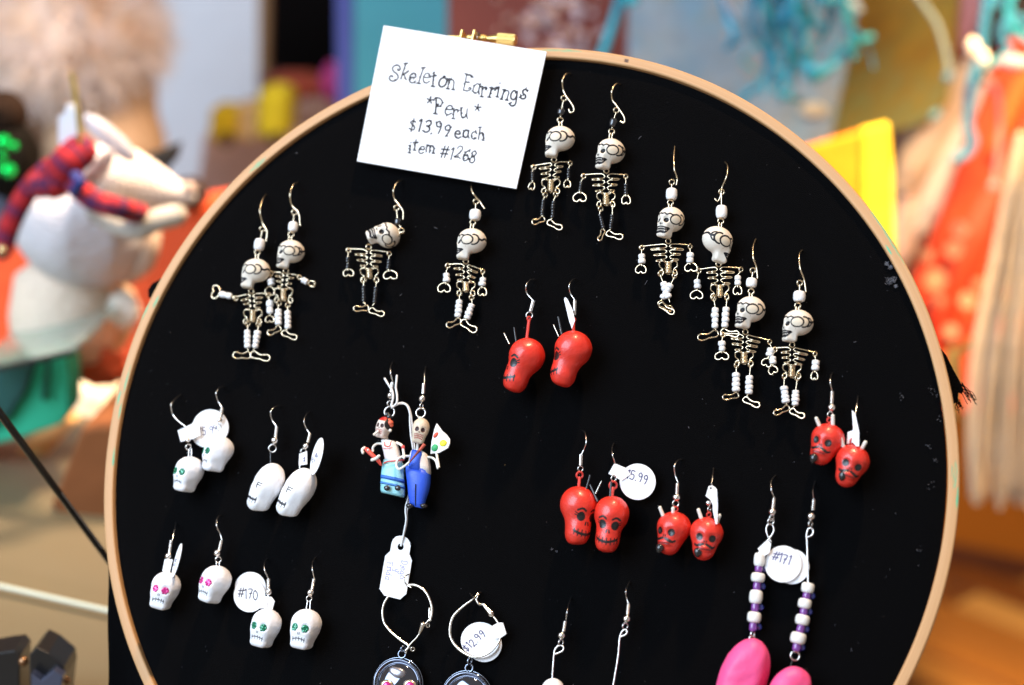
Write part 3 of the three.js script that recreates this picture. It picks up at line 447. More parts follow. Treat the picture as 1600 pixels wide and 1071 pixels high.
// ---------------------------------------------------------------- white painted skulls
const whiteField = (p) => {
  let d = smin(ell(p, [0, 0.27, -0.1], [0.74, 0.68, 0.8]), rbox(p, [0, -0.46, 0.08], [0.48, 0.5, 0.5], 0.24), 0.5);
  d = smax(d, -ell(p, [0.34, 0.14, 0.78], [0.25, 0.23, 0.2]), 0.12); d = smax(d, -ell(p, [-0.34, 0.14, 0.78], [0.25, 0.23, 0.2]), 0.12);
  d = smax(d, -ell(p, [0.86, -0.06, 0.5], [0.2, 0.24, 0.3]), 0.2); d = smax(d, -ell(p, [-0.86, -0.06, 0.5], [0.2, 0.24, 0.3]), 0.2);
  return d + 0.01 * noise(p.x * 4, p.y * 4, p.z * 4);
};
const whiteG = starMesh(whiteField, [0, 0, 0.05]);
const longField = (p) => {
  let d = smin(ell(p, [0, 0.33, -0.1], [0.6, 0.62, 0.62]), rbox(p, [0, -0.42, 0.12], [0.46, 0.58, 0.5], 0.34), 0.6);
  d = smax(d, -ell(p, [0, 0.03, 0.85], [0.34, 0.2, 0.2]), 0.3);
  d = smax(d, (-p.y * 0.92 - 0.86 - (p.z) * 0.26), 0.06);
  return d + 0.012 * noise(p.x * 4, p.y * 4, p.z * 4);
};
const longG = starMesh(longField, [0, 0, 0.03]);
const whiteSkin = [0, 1, 2].map(() => skin('#efeef0', ['#dcdde4', '#ffffff', '#e8e0d4'], (P) => {
  const j = () => rr(-1.2, 1.2), ls = P.line; P.line = (a, b, w) => ls(a, b, w * 0.85);
  for (const s of [-1, 1]) P.line([[s * 4 + j(), -11], [s * 3 + j(), -19]], '#2b2a30', 3.2);
  P.line([[-30, -37 + j()], [0, -36], [30, -36 + j()]], '#2b2a30', 3.4);
  for (const x of [-28, -12, 3, 17, 29]) P.line([[x + j(), -31 + j()], [x + j(), -43 + j()]], '#2b2a30', 3.2);
}));
const longSkin = skin('#f1f0f1', ['#dfe0e6', '#ffffff', '#e9e2d8'], (P) => {
  for (const s of [-1, 1]) { P.line([[s * 30, 9], [s * 31, -9]], '#26252c', 5); P.line([[s * 30, 9], [s * 52, 8]], '#26252c', 3); P.line([[s * 31, 1], [s * 48, 1]], '#26252c', 3); P.oval(s * 29, 0, 4, 8, '#3a3a40'); }
  P.line([[-46, -44], [0, -42], [46, -43]], '#26252c', 4); for (const x of [-44, -30, -15, 2, 16, 31, 45]) P.line([[x, -39], [x, -48]], '#26252c', 3.4);
  P.oval(0, 34, 3, 2.2, '#c02030');
});
const whiteM = whiteSkin.map((map) => mat(0xffffff, { map, roughness: 0.5, bumpMap: lumpy, bumpScale: 0.00008, clearcoat: 0.12, clearcoatRoughness: 0.4 }));
const longM = mat(0xffffff, { map: longSkin, roughness: 0.5, bumpMap: lumpy, bumpScale: 0.00008, clearcoat: 0.12, clearcoatRoughness: 0.4 });
const gemG = (() => { const g = new THREE.IcosahedronGeometry(1, 1); g.scale(1, 1, 0.5); return g.toNonIndexed(); })(); gemG.computeVertexNormals();
const gem = { green: mat(rgb(0.0, 0.19, 0.09), { roughness: 0.12, metalness: 0.35, flatShading: true, clearcoat: 1 }), pink: mat(rgb(0.62, 0.02, 0.24), { roughness: 0.16, metalness: 0.3, flatShading: true, clearcoat: 1 }) };
const PLUS = V(0, 0, 1);
function whiteSkull(o) {
  const T = boardThing('skull_earring', o.label, 'earring', o.hook[0][0], o.hook[0][1], o.group);
  fishHook(T, o.hook, o.sleeve, o.ball, o.rings);
  const [x, y, h, yaw, rl = 0, pt = 0] = o.skull, g = o.long ? longG : whiteG, sc = h / 1.96 * PX, q = skullQ(yaw, rl, pt), c = L(x, y, 0.0065);
  const sk = T.place('skull', g, o.long ? longM : whiteM[o.v ?? 0], c, q, o.long ? V(sc * 0.9, sc, sc * 0.84) : V(sc, sc, sc));
  if (o.gem) for (const s of [-1, 1]) {   // glued rhinestone eyes: a cluster of facets
    const { p, d } = onSkull(g, s * 25, 8), e = new THREE.Group();
    const list = [];
    { const base = gemG.clone(); base.scale(0.215, 0.205, 0.17); base.rotateZ(rnd() * 6); list.push(base); }
    for (let k = 0; k < 6; k++) { const a = k * 1.05, r = 0.13, gg = gemG.clone(); const z = rr(0.06, 0.085); gg.scale(z * 0.95, z * 0.95, z * 0.8); gg.rotateZ(rnd() * 6); gg.rotateX(rr(-0.4, 0.4)); gg.rotateY(rr(-0.4, 0.4)); gg.translate(Math.cos(a) * r, Math.sin(a) * r, 0.06); list.push(gg); }
    const eye = mesh('eye_stone', merge(list), gem[o.gem], sk); eye.position.copy(p).addScaledVector(d, 0.0); eye.quaternion.setFromUnitVectors(PLUS, V(d.x * 0.7, d.y * 0.5, 1).normalize());
  }
  T.part('pin', merge([...(o.pins ?? []).map(([a, b]) => prod([a[0], a[1], 5.2], [b[0], b[1], 5.8], 1.1))]), o.dark ? M.blackPaint : M.silver);
  return T;
}
const pairs = { group: 'white skull earrings' };
[
  { label: 'white skull earring with green stone eyes, in front of its pair beside the 15 tag', gem: 'green', hook: [[284, 616], [273, 624.5], [267, 633], [269, 646], [277, 657], [290, 667]], sleeve: null, ball: [293.3, 688, 4.6], rings: [[294, 699, 4.5, 0.9]], skull: [293, 741, 59, -38], pins: [[[295, 702], [294.5, 716]], [[299, 702], [299, 716]]] },
  { label: 'white skull earring with green stone eyes, overlapping the round 15 tag', gem: 'green', v: 1, hook: [[350, 605.5], [343, 606], [337.5, 614.7], [340, 626], [346.5, 637]], sleeve: [[347, 638], [344.5, 653]], ball: [343, 657, 4.6], rings: [[340.5, 668, 5, 0.3]], skull: [338, 709, 60, -56], pins: [[[339, 672], [339, 686]]] },
  { label: 'long white skull earring hanging from a dark pin, beside its tagged pair', long: 1, dark: 1, hook: [[440, 635.5], [431, 635.5], [422.7, 644], [425, 656], [432, 667]], sleeve: [[432.3, 667], [430.5, 684]], ball: [429.4, 688.6, 6.4], rings: [[425.6, 701, 6, 0.2]], skull: [416, 761, 82, -60, -9, -2], pins: [[[422.3, 707], [422.8, 726]]] },
  { label: 'long white skull earring with a tilted oval 15 tag on its hook', long: 1, hook: [[485, 643.5], [478, 649], [475, 659.5], [478.7, 670], [484, 678]], sleeve: [[484.3, 678], [481, 692]], ball: [478, 697.6, 5.6], rings: [[474, 706, 4.5, 0.6]], skull: [464, 769, 84, -62, -13, -2], pins: [[[472, 710], [468, 732]]] },
  { label: 'white skull earring with pink stone eyes facing straight out, narrow tag on its hook', gem: 'pink', hook: [[275.5, 815], [272, 830], [269, 845]], sleeve: [[267.5, 845], [264.3, 866]], ball: [263.4, 869.6, 6.2], rings: [], skull: [256.4, 923, 61, -6, -2], pins: [[[262, 872], [259, 896]]] },
  { label: 'white skull earring with pink stone eyes turned aside, without a tag', gem: 'pink', v: 1, hook: [[347, 805.5], [340, 809], [338.2, 821.5], [343.4, 834], [346.7, 844]], sleeve: [[346, 845], [342.3, 861]], ball: [339.6, 864.6, 6.2], rings: [[341, 875, 4.5, 0.5]], skull: [334, 913, 61, -36, -4], pins: [[[338, 878], [338, 886]], [[343, 878], [342.5, 886]]] },
  { label: 'white skull earring with green stone eyes below the round #170 tag', gem: 'green', v: 2, hook: [[419, 872.5], [413, 880], [413.3, 891], [419.6, 905]], sleeve: [[419.6, 905], [419.6, 921]], ball: [420.3, 925.6, 5.6], rings: [], skull: [413.5, 981.5, 61, -20], pins: [[[419, 929], [415, 955]]] },
  { label: 'white skull earring with green stone eyes, untagged, next to the one with the #170 tag', gem: 'green', hook: [[494, 870], [488, 880], [488, 891], [491.3, 905]], sleeve: [[490.5, 905], [487.6, 922]], ball: [485.7, 926.3, 6.2], rings: [[483, 936, 4.2, 0.5]], skull: [476, 983, 63, -14, 2], pins: [[[480.5, 939], [478, 956]], [[485, 939], [484, 956]]] },
].forEach((o) => whiteSkull({ ...pairs, ...o }));

// ---------------------------------------------------------------- red painted skulls
const redField = (p) => {
  let d = smin(ell(p, [0, 0.36, -0.1], [0.62, 0.6, 0.66]), ell(p, [0, -0.46, 0.14], [0.43, 0.52, 0.46]), 0.36);
  d = smax(d, -ell(p, [0.28, 0.06, 0.7], [0.2, 0.22, 0.18]), 0.1); d = smax(d, -ell(p, [-0.28, 0.06, 0.7], [0.2, 0.22, 0.18]), 0.1);
  d = smax(d, (-p.y * 0.93 - 0.88 + p.z * 0.16), 0.12);
  return d + 0.014 * noise(p.x * 3.5, p.y * 3.5, p.z * 3.5);
};
const redG = starMesh(redField, [0, 0, 0.02]);
const redBlot = ['#b02018', '#e04a30', '#a81c16', '#d8402c'];
const redSkin = skin('#dc3020', redBlot, (P) => {
  for (const s of [-1, 1]) { P.oval(s * 27, 4, 17, 16, '#080606'); P.oval(s * 26, 4, 6, 6, '#151313'); P.line([[s * 12, 24], [s * 26, 29], [s * 44, 23]], '#140e10', 5); P.line([[s * 40, 12], [s * 52, 17]], '#140e10', 3); P.line([[s * 40, 6], [s * 53, 9]], '#140e10', 3); P.line([[s * 4, -13], [s * 6, -20]], '#140e10', 5); }
  P.line([[-46, -40], [-20, -42], [10, -41], [46, -38]], '#140e10', 4.5); for (const x of [-44, -30, -15, 0, 15, 30, 44]) P.line([[x, -35], [x + 1, -46]], '#140e10', 3.6);
});
const redM = mat(0xffffff, { map: redSkin, roughness: 0.42, clearcoat: 0.4, clearcoatRoughness: 0.2, bumpMap: lumpy, bumpScale: 0.00012 });
function redSkull(o) {
  const T = boardThing('red_skull_earring', o.label, 'earring', o.hook[0][0], o.hook[0][1], 'red skull earrings');
  fishHook(T, o.hook, o.sleeve, o.ball, o.rings, M.silver);
  const [x, y, h, yaw, rl = 0, pt = 0] = o.skull, sc = h / 1.92 * PX;
  T.place('skull', redG, redM, L(x, y, 0.0085), skullQ(yaw, rl, pt), V(sc * 0.94, sc, sc * 0.93));
  T.part('stem', merge([ringG(o.eye[0], o.eye[1], o.eye[2] ?? 4.5, 6, 1.7, 0.1, 0.6), prod([o.eye[0], o.eye[1] + 3, 6.5], [o.stem[0], o.stem[1], 8], 2.4)]), M.redPaint);
  for (const [a, b, r = 1.7, thin] of o.spikes) T.part('horn', prod([a[0], a[1], 10], [b[0], b[1], 9], r * 1.1, r * 0.8), thin ? M.steel : M.blackPaint);
}
[
  { label: 'red skull earring in profile with a bare red stem and no tag, black horn wires', hook: [[837, 437.5], [828, 438], [822, 446.5], [823, 457.5], [832, 469]], sleeve: [[833.5, 470], [829, 487], 0], rings: [[827.3, 493, 5, 0.2]], skull: [816, 572, 90, -62, -9, 4], eye: [826.5, 498, 2.6], stem: [823, 530], spikes: [[[807.3, 539], [803.3, 512]], [[796, 538], [787.6, 521], 1, 1]] },
  { label: 'red skull earring turned away with a narrow paper tag standing above it', hook: [[900, 436], [893.5, 438.6], [889.2, 447.5], [891.6, 459], [898, 469]], sleeve: [[898.4, 470], [897.5, 493], 0], rings: [], skull: [889.5, 562, 91, -88, -5, 4], eye: [896.5, 500, 2.6], stem: [896, 523], spikes: [[[877.8, 523], [872, 495.5]], [[873, 526], [865, 508], 1, 1]] },
  { label: 'red skull earring turned inward, partly behind the tagged red skull facing out', hook: [[909, 673.5], [914, 676.5], [916, 692], [912.3, 703], [908.5, 711]], sleeve: [[908.2, 710.5], [907.5, 727.6], 0], rings: [[907, 733, 4.2, 0.7]], skull: [903, 807, 90, 38, 8, 4], eye: [905.8, 743, 5], stem: [903.7, 768], spikes: [[[914.4, 771], [922, 742.7]]] },
  { label: 'red skull earring facing straight out with stitched mouth and round 15.99 tag', hook: [[960, 691.5], [956.3, 701], [957.4, 712], [961, 724.4]], sleeve: null, rings: [[959, 748, 4.5, 0.8]], skull: [953, 820.5, 87, -6, 3, 4], eye: [958, 759, 6], stem: [955.5, 783], spikes: [[[953, 782], [955, 753]], [[934, 784], [922, 757.7]], [[930.5, 772], [940, 752], 1, 1]] },
].forEach(redSkull);

// ---------------------------------------------------------------- red devils with white horns and black goatees
const devilField = (p) => {
  let d = smin(ell(p, [0, 0.24, -0.1], [0.74, 0.68, 0.78]), ell(p, [0, -0.48, 0.2], [0.48, 0.48, 0.5]), 0.4);
  d = smax(d, -ell(p, [0.33, 0.16, 0.72], [0.2, 0.2, 0.16]), 0.1); d = smax(d, -ell(p, [-0.33, 0.16, 0.72], [0.2, 0.2, 0.16]), 0.1);
  d = smin(d, ell(p, [0, -0.3, 0.66], [0.3, 0.06, 0.1]), 0.08); d = smin(d, ell(p, [0, -0.42, 0.66], [0.28, 0.06, 0.1]), 0.08);
  return d + 0.014 * noise(p.x * 4, p.y * 4, p.z * 4 + 3);
};
const devilG = starMesh(devilField, [0, 0, 0.05]);
const devilSkin = skin('#d83022', redBlot, (P) => {
  for (const s of [-1, 1]) { P.oval(s * 28, 10, 15, 15, '#0a0808'); P.oval(s * 27, 10, 5.5, 6, '#181615'); P.oval(s * 4.5, -4, 2.6, 5, '#140e10'); P.line([[s * 5, -14], [s * 18, -18], [s * 36, -25], [s * 46, -23]], '#140e10', 7); }
  P.line([[-24, -29], [0, -27.5], [24, -29]], '#7a0e0c', 4);
});
const devilM = mat(0xffffff, { map: devilSkin, roughness: 0.42, clearcoat: 0.4, clearcoatRoughness: 0.2, bumpMap: lumpy, bumpScale: 0.0001 });
const goateeG = starMesh((p) => smin(ell(p, [0, 0.1, 0], [0.75, 0.65, 0.6]), ell(p, [0, -0.35, 0.12], [0.42, 0.55, 0.45]), 0.4), [0, 0, 0], 24, 16);
function devil(o) {
  const T = boardThing('devil_earring', o.label, 'earring', o.hook[0][0], o.hook[0][1], 'red devil earrings');
  fishHook(T, o.hook, o.sleeve, o.ball, o.rings, M.silver);
  const [x, y, h, yaw, rl = 0, pt = 0] = o.skull, sc = h / 1.9 * PX, q = skullQ(yaw, rl, pt);
  T.place('skull', devilG, devilM, L(x, y, 0.0068), q, V(sc, sc, sc));
  T.part('stem', merge([ringG(o.eye[0], o.eye[1], 3.6, 5.5, 1.4, 0.1, 0.7), prod([o.eye[0], o.eye[1] + 3, 5.8], [o.eye[0], o.eye[1] + 12, 6.5], 1.6)]), M.redPaint);
  for (const [a, b] of o.horns) { const p = L(a[0], a[1], 0.009), q2 = L(b[0], b[1], 0.008); T.part('horn', merge([rod(q2, p, 2.9 * PX, 2.7 * PX, 12), new THREE.SphereGeometry(2.75 * PX, 12, 8).translate(p.x, p.y, p.z)]), M.hornWhite); }
  T.place('goatee', goateeG, M.blackPaint, L(o.beard[0], o.beard[1], 0.0108), q, V(8.6 * PX, 9 * PX, 8.6 * PX));
}
[
  { label: 'red devil earring with moustache, turned aside, without any tag', hook: [[1067, 718.4], [1059.4, 720], [1054, 728.7], [1055, 741.6], [1059.5, 754]], sleeve: [[1058.7, 755.6], [1057.8, 773]], ball: [1057.6, 778, 6.6], rings: [[1056, 787.5, 4.6, 0.4]], skull: [1051, 833, 65, -34, 0, 8], eye: [1056, 796], horns: [[[1031.4, 794], [1037.5, 809]], [[1051.8, 795], [1051.8, 808]]], beard: [1031, 857] },
  { label: 'red devil earring with moustache facing straight out, narrow white tag on its hook', hook: [[1115.5, 729.5], [1113.7, 744], [1112, 757]], sleeve: null, ball: [1107.7, 786.3, 5], rings: [[1108.5, 796, 4, 1.2]], skull: [1102.7, 841.5, 64, -4, 2, 6], eye: [1108, 805], horns: [[[1091.6, 797.4], [1096.5, 812]], [[1124.4, 806], [1120, 817]]], beard: [1091, 863] },
  { label: 'red devil earring with white horns tilted aside, behind its tagged pair near the rim', hook: [[1302, 582], [1298.6, 588], [1297.6, 598], [1300.4, 611]], sleeve: [[1300.6, 612], [1300, 631]], ball: [1300, 637.4, 6.2], rings: [[1297.5, 648.5, 4.4, 0.6]], skull: [1290.8, 694, 63, -26, -8, 6], eye: [1296, 657], horns: [[[1276, 654.3], [1281.5, 667]], [[1301.6, 650.4], [1301.6, 665]]], beard: [1271.8, 716] },
  { label: 'red devil earring facing out beside the velvet margin, folded white tag behind its horns', hook: [[1341, 617.5], [1339.4, 631], [1337, 647]], sleeve: null, ball: null, rings: [[1335.5, 664, 4, 1.2]], skull: [1329.5, 728, 64, -4, -10, 6], eye: [1332, 690], horns: [[[1314.3, 685.7], [1318, 698]], [[1352.5, 691.6], [1346, 703]]], beard: [1317.5, 743.5] },
].forEach(devil);

// ---------------------------------------------------------------- price tags: round dumbbell tags and narrow ones seen on edge
const tagInk = '#3c3960';
function tag(label, px, py, build) { const T = boardThing('price_tag', label, 'price tag', px, py, 'price tags on the earrings'); build(T); }
const bar = (x, y, w, h, deg) => { const t = deg * D2R; return [[-w, -h], [w, -h], [w, h], [-w, h]].map(([u, v]) => [x + u * Math.cos(t) - v * Math.sin(t), y + u * Math.sin(t) + v * Math.cos(t)]); };
tag('round white tag marked 15, wrapped on the hook of a green-eyed skull', 290, 680, (T) => {
  paperTag(T, 'back_disc', circlePoly(324, 674, 26), 2.2);
  paperTag(T, 'face_disc', circlePoly(329, 668.5, 28), 3.0, { draw: (c, to, s) => { pen(c, to, s, strokes('15.99', 311.5, 680, 12, -6, 1, 0.3), 0.9, tagInk); } });
  paperTag(T, 'neck', [[277, 673], [299, 663.5], [312, 662], [314, 681], [303, 686], [282, 690.5]], 4.6, { tilt: [0.12, 0] });
});
tag('tilted white oval tag marked 15.91 on the hook of a long white skull', 480, 712, (T) => {
  paperTag(T, 'neck', [[467, 709.5], [480, 706], [481, 726], [466.5, 727.5]], 5.4, { tilt: [0.3, 0], draw: (c, to, s) => pen(c, to, s, strokes('$', 474, 722, 7, 0), 0.8, tagInk) });
  paperTag(T, 'face_disc', circlePoly(495.3, 713.5, 12, 29.5, 14), 9, { tilt: [0.9, 0], draw: (c, to, s) => pen(c, to, s, strokes('15.91', 486, 724, 9, -32, 0.8, 0.3), 0.8, tagInk) });
});
tag('narrow white tag seen almost edge-on beside a pink-eyed skull', 264, 880, (T) => {
  paperTag(T, 'neck', [[257, 874.5], [270.5, 875], [266, 894], [253.5, 893]], 5.8, { tilt: [0.2, 0] });
  paperTag(T, 'face_disc', circlePoly(276.6, 876, 8, 27, 16), 9, { tilt: [1.1, 0], draw: (c, to, s) => pen(c, to, s, strokes('15.99', 273, 886, 6, -70, 0.8), 0.6, tagInk) });
});
tag('round white tag marked #170 curled round a skull hook', 420, 935, (T) => {
  paperTag(T, 'back_disc', circlePoly(391.5, 918.5, 24), 2.4);
  paperTag(T, 'face_disc', circlePoly(390, 931, 24.5, 26), 3.4, { draw: (c, to, s) => pen(c, to, s, strokes('#170', 371.5, 934, 15, 5, 0.92, 0.4), 1.1, '#4a4752') });
  paperTag(T, 'neck', [[404, 938], [416, 932], [424, 933.5], [428.5, 940], [425, 953], [412, 951], [402, 951]], 5.2, { tilt: [-0.15, 0], curl: 6 });
});
tag('round white tag marked 15.99 held out beside a red skull', 958, 734, (T) => {
  paperTag(T, 'neck', [[951, 740.5], [960.5, 724.5], [979, 732.5], [985, 742], [972, 751.5]], 4.4, { tilt: [0.05, 0] });
  paperTag(T, 'face_disc', circlePoly(996.7, 753.4, 28), 4.0, { tilt: [0, 0.05], draw: (c, to, s) => pen(c, to, s, strokes('15.99', 977.5, 748.5, 14, 16, 1, 0.4), 1.0, tagInk) });
});
tag('narrow white tag folded on the hook of an outward-facing red devil', 1112, 760, (T) => {
  paperTag(T, 'neck', [[1103.5, 776], [1108, 760.5], [1113.5, 759], [1117.5, 762], [1114, 790], [1110, 781]], 6.2, { tilt: [-0.3, 0], holes: [[1111, 763.5, 1.6]] });
  paperTag(T, 'face_disc', [[1116.5, 761], [1119.5, 765], [1122, 790], [1122.2, 820], [1119.5, 820], [1113.5, 797], [1113, 780]], 8.4, { tilt: [1.2, 0] });
});
tag('folded white tag wedged behind the horns of a red devil', 1336, 660, (T) => {
  paperTag(T, 'neck', [[1325, 676], [1333, 673], [1334, 692], [1323.5, 694]], 5.5, { tilt: [0.2, 0] });
  paperTag(T, 'face_disc', [[1331, 640.5], [1336, 645], [1342.8, 676], [1343, 699], [1338, 698], [1332, 690], [1333.5, 668]], 8, { tilt: [0.8, 0] });
});
tag('narrow paper tag standing above a red skull turned away', 890, 480, (T) => {
  paperTag(T, 'face_disc', [[878.5, 464.5], [880.5, 462.5], [884, 464.5], [895.5, 485], [901.5, 504], [896.5, 517], [893.5, 509], [891, 504]], 6.5, { tilt: [0.9, 0] });
});
tag('round white tag marked #171 between two long beaded earrings', 1205, 860, (T) => {
  paperTag(T, 'back_disc', circlePoly(1238, 886, 27), 2.6, { tilt: [0, 0.04] });
  paperTag(T, 'face_disc', circlePoly(1224, 882, 28.5), 3.6, { draw: (c, to, s) => pen(c, to, s, strokes('#171', 1205.5, 875, 14.5, 16, 1, 0.4), 1.1, '#4b4870') });
  paperTag(T, 'neck', [[1184.5, 858], [1199.5, 844], [1205, 850], [1203, 864], [1194, 870]], 5.0, { tilt: [0.06, 0] });
});
tag('round white tag marked 12.99 caught in a silver hoop earring', 778, 985, (T) => {
  paperTag(T, 'back_disc', circlePoly(757, 1008, 27), 1.6);
  paperTag(T, 'face_disc', circlePoly(750.5, 1001, 30, 28), 2.6, { draw: (c, to, s) => { pen(c, to, s, strokes('$12.99', 731, 1020, 12, -44, 1.05, 0.4), 0.9, tagInk); } });
  paperTag(T, 'neck', [[766, 981], [779, 973.5], [786, 974], [791, 991], [783, 997], [772, 999]], 4.4, { tilt: [-0.1, 0] });
});

// ---------------------------------------------------------------- the painter and the lady: two little clay skeleton dolls tied together
const loft = (rows, seg = 24) => {  // rows: [px centre x, px y, half width px, half depth px, h mm]
  const pos = [], uv = [], idx = [];
  rows.forEach(([cx, cy, a, b, h = 5], j) => { const c = L(cx, cy, h / 1000); for (let i = 0; i <= seg; i++) { const t = i / seg * 6.2832, k = Math.pow(Math.abs(Math.cos(t)), 0.8) * Math.sign(Math.cos(t)), s = Math.pow(Math.abs(Math.sin(t)), 0.9) * Math.sign(Math.sin(t)); pos.push(c.x + k * a * PX, c.y, c.z + s * b * PX); uv.push(i / seg, j / (rows.length - 1)); } });
  for (let j = 0; j < rows.length - 1; j++) for (let i = 0; i < seg; i++) { const a = j * (seg + 1) + i, b = a + seg + 1; idx.push(a, b, a + 1, a + 1, b, b + 1); }
  for (const j of [0, rows.length - 1]) { const c = L(rows[j][0], rows[j][1], (rows[j][4] ?? 5) / 1000), n = pos.length / 3; pos.push(c.x, c.y, c.z); uv.push(0.5, j ? 1 : 0); for (let i = 0; i < seg; i++) { const a = j * (seg + 1) + i; j ? idx.push(a, n, a + 1) : idx.push(a, a + 1, n); } }
  const g = new THREE.BufferGeometry(); g.setAttribute('position', new THREE.Float32BufferAttribute(pos, 3)); g.setAttribute('uv', new THREE.Float32BufferAttribute(uv, 2)); g.setIndex(idx); g.computeVertexNormals(); return g;
};
const dollField = (p) => { let d = smin(ell(p, [0, 0.25, -0.05], [0.72, 0.72, 0.72]), rbox(p, [0, -0.45, 0.1], [0.52, 0.5, 0.48], 0.25), 0.4); d = smax(d, -ell(p, [0.3, 0.2, 0.72], [0.2, 0.2, 0.18]), 0.08); return smax(d, -ell(p, [-0.3, 0.2, 0.72], [0.2, 0.2, 0.18]), 0.08); };
const dollG = starMesh(dollField, [0, 0, 0.05], 48, 36);
const dollSkin = (base, extra) => skin(base, ['#e8dccb', '#d2bda4', '#f4ece2'], (P) => {
  for (const s of [-1, 1]) { P.oval(s * 24, 13, 17, 16, '#4a1a16'); P.oval(s * 24, 13, 10, 10, '#1c0c0e'); P.oval(s * 4, -3, 3.4, 5, '#5a201a'); }
  const r = '#b04038'; P.line([[-34, -20], [0, -18], [34, -20]], r, 3); P.line([[-34, -32], [0, -31], [34, -32]], r, 3); P.line([[-30, -43], [0, -43], [30, -43]], r, 3); for (const x of [-34, -22, -10, 0, 11, 22, 34]) P.line([[x, -20], [x * 0.95, -43]], r, 2.6);
  extra?.(P);
});
const clay = { roughness: 0.5, clearcoat: 0.2, clearcoatRoughness: 0.3, bumpMap: lumpy, bumpScale: 0.0001 };
const dollM = mat(0xffffff, { map: dollSkin('#d8c6ac'), ...clay });
const ladyM = mat(0xffffff, { map: dollSkin('#dccbbd', (P) => { P.c.fillStyle = '#b81c14'; P.c.fillRect(0, 0, 1024, 118); P.oval(110, 30, 70, 46, '#141011'); }), ...clay });
const paint = (r, g, b, o = {}) => mat(rgb(r, g, b), { ...clay, ...o });
{
  const T = boardThing('doll_earring', 'skeleton lady doll earring in white blouse and turquoise skirt holding a red parrot', 'earring', 613, 567, 'tied pair of doll earrings');
  fishHook(T, [[614.5, 566], [610.5, 572], [610.2, 583], [613.6, 597]], [[613, 598], [611.5, 613], 0], [610.5, 618.6, 6.2], [[609.3, 631, 4.4, 0.6]]);
  T.part('jump_ring', ringG(608.6, 644, 8, 5, 1.5, 0, 0.15), M.silver);
  const sc = 34 / 1.9 * PX; const hd = T.place('skull', dollG, ladyM, L(599.5, 668.5, 0.0062), skullQ(-30, -2), V(sc * 0.95, sc, sc));
  T.part('hair', merge([ball(608, 652, 5, 6.4), ball(605.5, 648, 4, 6)]), M.blackPaint, hd.parent);
  T.part('flower', merge([ball(610, 661, 4.6, 7.2), ball(611.5, 665, 3, 7), ball(608, 657, 3, 7)]), paint(0.75, 0.13, 0.06));
  T.part('earring_stud', ball(609.5, 673, 2.6, 7.4), M.hornWhite);
  T.part('cigarette', prod([591, 674, 9], [583.5, 680, 10], 2), M.hornWhite);
  T.part('neck', prod([603.5, 684, 5], [605, 692, 5], 2.6), paint(0.75, 0.67, 0.56));
  T.part('blouse', loft([[607.5, 688, 9, 6], [608, 691, 13.5, 9], [610, 700, 14, 12, 5.6], [612.5, 710, 14, 11, 5.4], [614.5, 719, 14.5, 10], [615.5, 724, 15.5, 10]]), paint(0.83, 0.8, 0.77));
  T.part('blouse_trim', merge([pw([[601, 691.5, 8.2], [601.5, 697, 8.9], [608, 697.5, 9], [611, 690.5, 8]], 0.9), pw([[598, 700.5, 8.2], [605, 701.5, 9], [613, 700, 8.8]], 0.5), pw([[600, 724, 7.8], [606, 721.5, 8.4], [614, 721, 8.2], [625, 719.5, 7.6], [631, 719, 6.6]], 1.1)]), paint(0.7, 0.06, 0.05));
  const sk = T.part('skirt', loft([[614.5, 721.5, 16.2, 10.5], [614, 732, 18, 13], [613.5, 745, 19, 14], [613.5, 758, 20, 14.5], [613.5, 770, 20, 14], [613.5, 774, 19, 12]]), paint(0.3, 0.66, 0.72));
  T.part('skirt_band', loft([[613.6, 746, 19.5, 14.6], [613.5, 752, 20.1, 15]]), paint(0.03, 0.16, 0.62), sk);
  T.part('skirt_band', loft([[613.5, 756.5, 20.2, 15], [613.5, 760.5, 20.6, 15]]), paint(0.06, 0.26, 0.68), sk);
  for (const x of [604.5, 621.5]) { const p = L(x, 763, 0.0092); T.place('shoe', new THREE.SphereGeometry(1, 14, 10), M.blackPaint, p, null, V(5.2 * PX, 4.4 * PX, 3 * PX)); }
  T.part('arm', pw([[598, 694, 6], [589, 694, 6.5], [583, 699, 7.5], [582, 706, 8]], 2), M.hornWhite);
  T.part('arm', pw([[620, 692, 6], [628, 697, 6.6], [630.5, 708, 7], [631, 716, 8]], 2.2), M.hornWhite);
  T.part('sleeve_band', prod([629.3, 697, 6.6], [630, 701.5, 6.8], 2.8), paint(0.7, 0.06, 0.05));
  T.part('hand', pw([[581, 719, 9.4], [587, 717, 10], [592, 713, 10]], 2.6), M.hornWhite);
  const b = T.part('parrot', loft([[573, 699.5, 3, 3, 9], [574, 703, 6, 5, 9], [578, 708, 6.8, 6, 9], [583, 713, 7, 6, 9], [588, 718, 6, 5, 9], [592, 723, 3.6, 3.5, 8.6], [595, 728, 2, 2, 8.4]]), paint(0.72, 0.07, 0.04));
  T.part('beak', pw([[569.5, 700, 9.4], [566, 703, 9.8], [567, 708, 9.8]], 2.4), M.hornWhite, b);
  T.part('parrot_eye', ball(575, 703.5, 1.7, 10.4), M.hornWhite, b);
}
